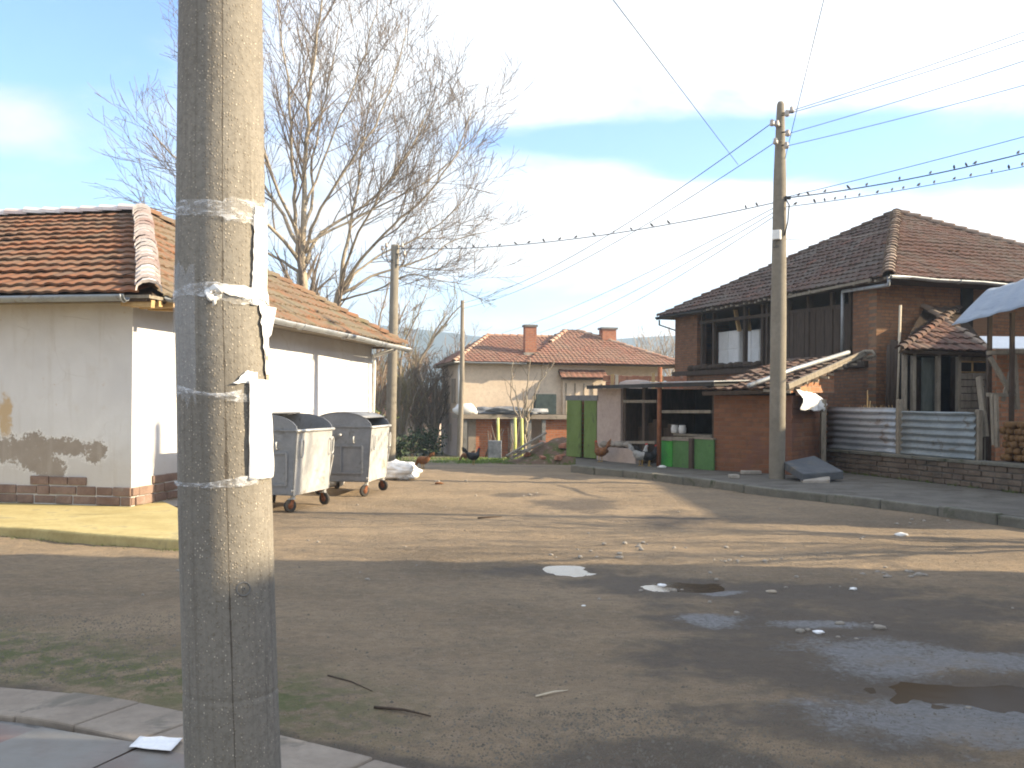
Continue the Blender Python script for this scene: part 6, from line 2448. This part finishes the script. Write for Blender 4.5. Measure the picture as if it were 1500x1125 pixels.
# evergreen shrubs at the foot of the thicket
def leafy(name, c, rx, ry, rz, n, mt, label, cat, seed, size=.09, group=None, trunk=False):
    rr = random.Random(seed)
    root = thing(name, c, label, cat, group)
    mb, wb = MB(), MB()
    stems = []
    for k in range(9):
        a = rr.uniform(0, 6.28)
        t = V(c) + V((math.cos(a) * rx * rr.uniform(.1, .8), math.sin(a) * ry * rr.uniform(.1, .8), rz * rr.uniform(1.0, 1.9)))
        wb.tube([V(c) + V((0, 0, -.1)), lerp(V(c), t, .5) + V((rr.gauss(0, .05), 0, .06)), t], [.03, .018, .006], 4)
        stems.append(t)
    for k in range(n):
        s = rr.choice(stems)
        q = lerp(V(c), s, rr.uniform(.25, 1.0)) + V((rr.gauss(0, rx * .26), rr.gauss(0, ry * .26), rr.gauss(0, rz * .22)))
        if q.z < c[2]:
            q.z = c[2] + rr.random() * .1
        u = V((rr.gauss(0, 1), rr.gauss(0, 1), rr.gauss(0, .7))).normalized()
        w_ = rand_perp(u, rr)
        z_ = size * rr.uniform(.6, 1.3)
        mb.add([q - u * z_, q + w_ * z_ * .4, q + u * z_, q - w_ * z_ * .4], [(0, 1, 2, 3)])
    mb.build('foliage', M[mt], root)
    wb.build('stem', M['bark_grey'], root)
    return root


M['leaf_dark'] = basic('leaf_dark', (.022, .04, .016), (.045, .07, .028), 3, .7, 0, 30, .002)
M['leaf_mid'] = basic('leaf_mid', (.07, .10, .03), (.12, .15, .05), 3, .75, 0, 30, .002)
for k, (px, Y, rx, rz, lab) in enumerate(((603, 46, .8, .75, 'dark evergreen shrub at the left foot of the thicket by the road'), (622, 47, .7, .95, 'tallest dark evergreen shrub in the middle of the thicket'),
                                         (638, 46.5, .6, .8, 'dark evergreen shrub nearest the shaded end of the cream house'), (586, 40, .5, .55, 'small dark shrub just right of the slim pole'))):
    x_ = P(px, 650, Y).x
    leafy('evergreen_shrub', V((x_, Y, hgt(x_, Y))), rx, rx, rz * .85, 420, 'leaf_dark', lab, 'shrub', 60 + k, .10)
x_ = P(556, 640, 44).x
leafy('green_shrub', V((x_, 44, hgt(x_, 44))), .8, .8, 1.0, 900, 'leaf_mid', 'light green shrub glimpsed between the bins and the slim pole', 'shrub', 70, .1)
o = MB().bar(P(552, 640, 33) - V((0, 0, 1.2)), P(553, 604, 33), .14, .1).build('stake', M['wood_warm'])
tag(o, 'yellow wooden stake standing behind the farther bin', 'stake')

# sapling with several thin stems before the cream house
sp = P(768, 650, 40.5)
sp.z = hgt(sp.x, 40.5)
sap = thing('fruit_tree', sp, 'small bare fruit tree with forked pale stems in front of the porch', 'tree')
par_s = dict(wob=.10, up=[.4, .4, .3, .2], gap=[.5, .4, .3, .2], ang=(18, 40), lift=.3, len=[1.0, .5, .3, .2])
px_tree(sap, [([(769, 662, 0), (770, 630, 0), (775, 600, 0), (784, 575, .2), (800, 545, .3)], 5, 1.2), ([(770, 635, 0), (770, 600, -.1), (773, 560, -.2), (777, 525, -.3)], 4.5, 1.2),
              ([(767, 660, .1), (764, 620, .2), (758, 590, .3), (750, 560, .4), (752, 530, .4)], 4, 1), ([(772, 612, 0), (782, 585, -.3), (790, 560, -.4), (812, 530, -.5)], 3, 1)],
        40.5, par_s, 77, M['bark_pale'], M['twig'], .008, 3)
sp2 = P(757, 655, 42.3)
sp2.z = hgt(sp2.x, 42.3)
sap2 = thing('fruit_tree', sp2, 'stunted knotty fruit tree left of the forked sapling', 'tree')
px_tree(sap2, [([(764, 662, 0), (763, 628, 0), (762, 612, 0)], 7, 6), ([(762, 614, 0), (752, 596, .2), (748, 570, .2), (752, 545, .2)], 3.5, 1), ([(763, 612, 0), (768, 595, -.2), (766, 570, -.2)], 3.5, 1)],
        42.3, par_s, 78, M['bark_grey'], M['twig'], .008, 3)

# pale bare trees beyond the sheds
par_f = dict(wob=.12, up=[.3, .4, .3, .2], gap=[.5, .36, .26, .2], ang=(15, 40), lift=.3, len=[2.2, 1.1, .6, .3])
M['twig_pale'] = basic('twig_pale', (.30, .25, .20), (.42, .36, .30), 4, .9, .2, 40, .003)
for k, (px, Y, lab, yt) in enumerate(((968, 58, 'pale bare tree beyond the sheds beside the brick house', 500), (935, 64, 'faint bare tree beyond the sheds nearer the cream house roof', 512), (990, 66, 'bare tree half hidden by the far corner of the brick house', 498))):
    b_ = P(px, 640, Y)
    b_.z = hgt(b_.x, Y)
    t = thing('bare_tree', b_, lab, 'tree')
    lim = [([(px, 668, 0), (px, 600, 0), (px + 2, 560, 0)], 6, 4)]
    for q in range(7):
        dx_ = rnd.uniform(-38, 38)
        lim.append(([(px + 1, 590, 0), (px + dx_ * .4, 550, rnd.uniform(-1, 1)), (px + dx_, yt + rnd.uniform(0, 22) + abs(dx_) * .3, rnd.uniform(-2, 2))], 3.5, 1.0))
    px_tree(t, lim, Y, par_f, 90 + k, M['bark_grey'], M['twig_pale'], .010, 4)

# far wooded belt before the hills (reads as one mass)
rr = random.Random(4)
mb = MB()
for k in range(5200):
    a = rr.uniform(-.75, .75)
    d = rr.uniform(150, 300)
    x_, y_ = math.sin(a) * d, math.cos(a) * d
    zb = base_h(x_, y_)
    h_ = 4 + 3 * noise.noise(V((a * 12, d * .02, 0))) + rr.uniform(0, 1.5)
    q = V((x_, y_, zb + rr.uniform(.1, 1) * h_))
    u = V((rr.gauss(0, 1), rr.gauss(0, 1), rr.gauss(0, 1))).normalized()
    w_ = rand_perp(u, rr)
    s_ = rr.uniform(.5, 1.4)
    mb.add([q - u * s_, q + w_ * s_ * .7, q + u * s_, q - w_ * s_ * .7], [(0, 1, 2, 3)])
M['far_wood'] = basic('far_wood', (.06, .055, .035), (.10, .085, .055), .05, .95, 0, 1, .01)
o = mb.build('far_woodland', M['far_wood'])
tag(o, 'distant belt of brown winter woodland below the hills', 'woodland', kind='stuff')

# ================================================================ grass, pebbles, litter
def grass_patch(name, spots, label, mt, seed):
    rr = random.Random(seed)
    mb = MB()
    for cx_, cy_, sx, sy, n, h0, zoff in spots:
        for k in range(n):
            x_, y_ = rr.gauss(cx_, sx), rr.gauss(cy_, sy)
            if nz(x_ * 2.2, y_ * 2.2, seed) < -.08:
                continue
            z_ = (hgt(x_, y_) if zoff is None else zoff) - .01
            h_ = h0 * rr.uniform(.4, 1.2)
            a = rr.uniform(0, 6.28)
            wd = h0 * .09
            d = V((math.cos(a), math.sin(a), 0))
            l_ = V((rr.gauss(0, .4), rr.gauss(0, .4), 0)) * h_
            p = V((x_, y_, z_))
            mb.add([p - d * wd, p + d * wd, p + d * wd * .6 + l_ * .4 + V((0, 0, h_ * .6)), p + l_ + V((0, 0, h_))], [(0, 1, 2, 3)])
    o = mb.build(name, M[mt])
    return tag(o, label, 'grass', kind='stuff')


M['grass'] = basic('grass', (.07, .10, .025), (.12, .15, .045), 2, .8, 0, 30, .002)
M['grass_bright'] = basic('grass_bright', (.11, .17, .03), (.17, .24, .06), 2, .8, 0, 30, .002)
gp = []
for x_ in [-3.3 + .22 * k for k in range(11)]:
    ke = 5.55 + (x_ + 2.75) * -.48
    gp.append((x_, ke + .30, .13, .10, 130, .016, None))
    gp.append((x_, ke + .70, .16, .12, 45, .013, None))
for px, py, n in ((30, 985, 400), (215, 1000, 260), (60, 960, 200)):
    g = G(px, py)
    gp.append((g.x, g.y, .16, .08, n // 2, .02, None))
grass_patch('grass', gp, 'sparse low grass and moss along the near pavement kerb', 'grass', 3)
gp = []
for px, py, sx, sy, n in ((715, 664, .7, .8, 1800), (745, 662, .7, .8, 1800), (690, 663, .6, .7, 800), (630, 664, 1.2, .6, 700)):
    g = on_ground(px, py + 8)
    yy = 34.5
    gp.append((P(px, py, yy).x, yy, sx, sy, n, .10, None))
    gp.append((P(px, py, yy + 5).x, yy + 5, sx * 1.3, sy * 2, n, .10, None))
for k in range(9):
    gp.append((hc.x + rnd.uniform(-1.4, 1.2), 33.2 + rnd.uniform(-.6, .3), .25, .2, 160, .10, None))
grass_patch('grass', gp, 'bright green grass verge in front of the cream house', 'grass_bright', 5)
gp = []
for p in fr[8:34]:
    gp.append((p.x, p.y - .04, .12, .05, 60, .035, None))
grass_patch('grass', gp, 'thin grass tufts along the edge of the yellow apron', 'grass', 6)
gp = []
for p in kfine[::2]:
    gp.append((p.x - .05, p.y - .03, .15, .06, 40, .03, None))
for k in range(40):
    p = lerp(W1, W2, k / 39)
    gp.append((p.x + nW.x * .05, p.y + nW.y * .05, .06, .08, 22 if nz(k * .4, 2) > -.1 else 4, .07, ZP))
grass_patch('grass', gp, 'thin mossy tufts at the foot of the far kerb stones', 'grass', 8)

# countable stones on the road, fine gravel as one mass
st_src = []
for k in range(5):
    o = MB().blob((0, 0, .35), 1, 9, 6, .45, k * 2.7, (1, .8, .6), 1.8, -.3).build('stone', M['stone'])
    st_src.append(o)
SL = 'loose stone lying on the dirt road'
spots = []
for px, py, sx, sy, n in ((1090, 822, .25, .12, 12), (1340, 842, .28, .14, 14), (930, 800, .3, .2, 8), (850, 812, .35, .15, 9), (1225, 900, .35, .35, 5), (1355, 765, .3, .2, 7),
                          (990, 862, .2, .1, 5), (760, 726, .3, .2, 5), (660, 705, .3, .3, 4), (1200, 930, .12, .08, 3)):
    g = G(px, py)
    for q in range(n):
        spots.append((rnd.gauss(g.x, sx), rnd.gauss(g.y, sy), rnd.uniform(.012, .04)))
for q in range(40):
    spots.append((rnd.uniform(-3.5, 4.5), rnd.uniform(5, 16), rnd.uniform(.010, .026)))
for k, (x_, y_, s_) in enumerate(spots):
    src = st_src[k % 5]
    o = src if k < 5 else src.copy()
    if k >= 5:
        COL.objects.link(o)
    o.location = (x_, y_, hgt(x_, y_) - s_ * .15)
    o.scale = (s_ * rnd.uniform(.8, 1.4), s_, s_ * rnd.uniform(.7, 1.1))
    o.rotation_euler = (0, 0, rnd.uniform(0, 6.28))
    tag(o, SL, 'stone', 'loose stones on the road')
rr = random.Random(12)
mb = MB()
for k in range(15000):
    if k > 9000:
        g = V((rr.uniform(-4, 5.5), rr.uniform(5, 15), 0))
        if nz(g.x * .9, g.y * .9, 6) < .05:
            continue
    elif rr.random() < .45:
        g = G(rr.gauss(930, 190), rr.uniform(1040, 1135))
    elif rr.random() < .5:
        g = G(rr.uniform(380, 1500), rr.uniform(800, 1120))
    else:
        g = G(rr.uniform(-20, 260), rr.uniform(900, 1000))
    x_, y_ = g.x, g.y
    if any(math.hypot((x_ - p[0]) / p[2], (y_ - p[1]) / p[3]) < 1.1 for p in PUDDLES):
        continue
    s_ = rr.uniform(.003, .009) * (1.6 if rr.random() < .06 else 1)
    z_ = hgt(x_, y_)
    a = rr.uniform(0, 6.28)
    c_, sn = math.cos(a), math.sin(a)
    f_ = rr.uniform(.7, 1.3)
    mb.add([V((x_ + c_ * s_ * f_, y_ + sn * s_ * f_, z_ - .002)), V((x_ - sn * s_, y_ + c_ * s_, z_ - .002)), V((x_ - c_ * s_ * f_, y_ - sn * s_ * f_, z_ - .002)), V((x_ + sn * s_, y_ - c_ * s_, z_ - .002)),
            V((x_ + rr.gauss(0, .2) * s_, y_ + rr.gauss(0, .2) * s_, z_ + s_ * .8))], [(0, 1, 4), (1, 2, 4), (2, 3, 4), (3, 0, 4)])
o = mb.build('gravel', M['gravel'])
tag(o, 'fine gravel scattered over the near dirt road', 'gravel', kind='stuff')

# sticks, litter, the sheet of paper
for k, (xa, ya, xb, yb, r_) in enumerate(((548, 1039, 631, 1051, .007), (785, 1019, 832, 1013, .006), (480, 990, 545, 1012, .004), (700, 760, 735, 758, .012))):
    a, c = G(xa, ya), G(xb, yb)
    a.z, c.z = hgt(a.x, a.y) + r_, hgt(c.x, c.y) + r_
    m_ = lerp(a, c, .5) + V((.01, .015, .004))
    o = MB().tube([a, lerp(a, m_, .6), m_, c], [r_, r_ * 1.1, r_, r_ * .5], 7).build('stick', M['wood_dark' if k != 1 else 'wood_pale'])
    tag(o, ['dark straight stick lying on the near road right of the big pole', 'pale bent stick on the near road left of the muddy corner', 'short thin twig just right of the big pole', 'small dark stick on the sunlit road'][k], 'stick')
pp = [G(189, 1096, .056), G(250, 1103, .056), G(268, 1084, .056), G(205, 1080, .056)]
mb = MB()
NN = 6
vs = []
for j in range(NN + 1):
    for i in range(NN + 1):
        q = lerp(lerp(pp[0], pp[1], i / NN), lerp(pp[3], pp[2], i / NN), j / NN)
        q.z = .062 + .006 * nz(i * .5, j * .5, 3) + .004 * (i / NN)
        vs.append(q)
mb.add(vs, [(j * (NN + 1) + i, j * (NN + 1) + i + 1, (j + 1) * (NN + 1) + i + 1, (j + 1) * (NN + 1) + i) for j in range(NN) for i in range(NN)], True)
o = mb.build('paper', M['paper'])
o.modifiers.new('thick', 'SOLIDIFY').thickness = .0008
tag(o, 'white sheet of paper lying on the pavement left of the big pole', 'paper')
lit = [(1200, 928, .032, 'paper', 'white crumpled scrap on the dark near road'), (970, 859, .035, 'paper', 'white scrap at the edge of the brown puddle'), (1250, 864, .03, 'cloth_white', 'pale flattened wrapper on the shaded road'),
       (1130, 868, .035, 'paper_brown', 'brownish wrapper right of the brown puddle'), (1320, 785, .06, 'cloth_white', 'white scrap near the far kerb'), (1190, 732, .07, 'cloth_white', 'white flat scrap on the road below the tilted slab'),
       (970, 684, .08, 'cloth_white', 'white crumpled scrap under the green panels'), (855, 888, .015, 'cloth_white', 'tiny pale scrap on the shaded middle of the road'),
       (643, 709, .06, 'feather_brown', 'small brown clod on the sunny road right of the white sack')]
for k, (px, py, s_, mt, lab) in enumerate(lit):
    g = on_ground(px, py) if k != 6 else HS(970, 686, .5)
    zz_ = hgt(g.x, g.y) if k != 6 else ZP
    o = MB().blob(V((g.x, g.y, zz_ + s_ * .25)), s_, 9, 6, .6, k * 1.9, (1.3, 1, .45), 2.4, -s_ * .3).build('litter', M[mt])
    tag(o, lab, 'litter')

# ================================================================ neighbouring buildings outside the picture, to the right
def plain_house(loc, sx, sy, ze, zr, label, seed):
    x0, y0 = loc
    x1, y1 = x0 + sx, y0 + sy
    hs = thing('neighbour_house', (x0, y0, 0), label, 'house')
    MB().box(((x0 + x1) / 2, (y0 + y1) / 2, ze / 2), (sx, sy, ze)).build('wall', M['pink_render'], hs)
    xm = (x0 + x1) / 2
    o_ = .35
    for ys2, d in ((y0 + .002, 1), (y1 - .202, 1)):
        MB().prism([V((x0, ys2, ze)), V((x1, ys2, ze)), V((xm, ys2, zr - .1))], (0, .2, 0)).build('gable', M['pink_render'], hs)
    k = (zr - ze) / (xm - x0)
    tiles('roof', [V((x0 - o_, y1, ze - o_ * k)), V((x0 - o_, y0, ze - o_ * k)), V((xm, y0, zr)), V((xm, y1, zr))], T_OLDR, hs, .35, .4, .04, .04, seed, nk=2)
    tiles('roof', [V((x1 + o_, y0, ze - o_ * k)), V((x1 + o_, y1, ze - o_ * k)), V((xm, y1, zr)), V((xm, y0, zr))], T_OLDR, hs, .35, .4, .04, .04, seed + 1, nk=2)
    for q in range(max(1, int(sy / 3))):
        yy = y0 + 1.5 + q * 3
        if yy + .6 < y1:
            fr2 = MB().box((x0 - .03, yy, 1.7), (.08, 1.1, 1.3)).build('window', M['wood_pale'], hs)
            MB().box((x0 - .06, yy, 1.7), (.06, .9, 1.1)).build('pane', M['dark'], fr2)
    return hs


plain_house((8.6, 4.0), 5.2, 5.25, 5.2, 7.5, 'rendered two storey neighbour house beside the viewpoint on the right', 71)
plain_house((8.9, -9.0), 4.6, 12.8, 4.4, 6.45, 'long low neighbour house behind the viewpoint on the right', 73)
plain_house((15.6, 12.6), 4.8, 13.6, 4.6, 6.75, 'long neighbour house to the right of the yards', 75)

# bare street tree outside the picture on the right; its twigs streak the sunny road
bt = V((12.6, 11.2, 0))
ot = thing('bare_tree', bt, 'bare tree between the neighbour houses to the right of the road', 'tree')
rr = random.Random(21)
tb_, cb2 = MB(), MB()
par_o = dict(wob=.12, up=[.2, .25, .2, .2], gap=[.4, .32, .26, .3], ang=(25, 60), lift=.1, len=[2.4, 1.3, .8, .4])
for k in range(9):
    a = rr.uniform(0, 6.28)
    t = bt + V((math.cos(a) * rr.uniform(.6, 1.8), math.sin(a) * rr.uniform(1.2, 3.0), rr.uniform(4.2, 8.2)))
    pts = polyline([bt + V((0, 0, 1.6 + k * .12)), lerp(bt + V((0, 0, 1.8)), t, .45) + V((0, 0, .5)), t], 4)
    rad = [lerp(.06, .012, i / (len(pts) - 1)) for i in range(len(pts))]
    tb_.tube(pts, rad, 7)
    kids(cb2, pts, rad, 0, 3, rr, par_o, .008, .25)
tb_.tube([bt - V((0, 0, .3)), bt + V((0, 0, .2)), bt + V((0, 0, 2.6))], [.20, .14, .09], 10)
tb_.build('trunk', M['bark_grey'], ot)
cb2.build('crown', M['twig'], ot)

# ================================================================ the air between here and the hills
mb = MB()
mb.box((0, 480, 31.0), (1960, 1180, 114.0))
m = bpy.data.materials.new('haze')
m.use_nodes = True
m.node_tree.nodes.clear()
hv = NB(m.node_tree)
pv = m.node_tree.nodes.new('ShaderNodeVolumePrincipled')
pv.inputs['Color'].default_value = (.66, .83, 1.0, 1)
pv.inputs['Density'].default_value = .0008
pv.inputs['Anisotropy'].default_value = .2
ho = m.node_tree.nodes.new('ShaderNodeOutputMaterial')
m.node_tree.links.new(pv.outputs[0], ho.inputs['Volume'])
o = mb.build('haze', m)
tag(o, 'thin bluish winter haze', 'haze', kind='stuff')
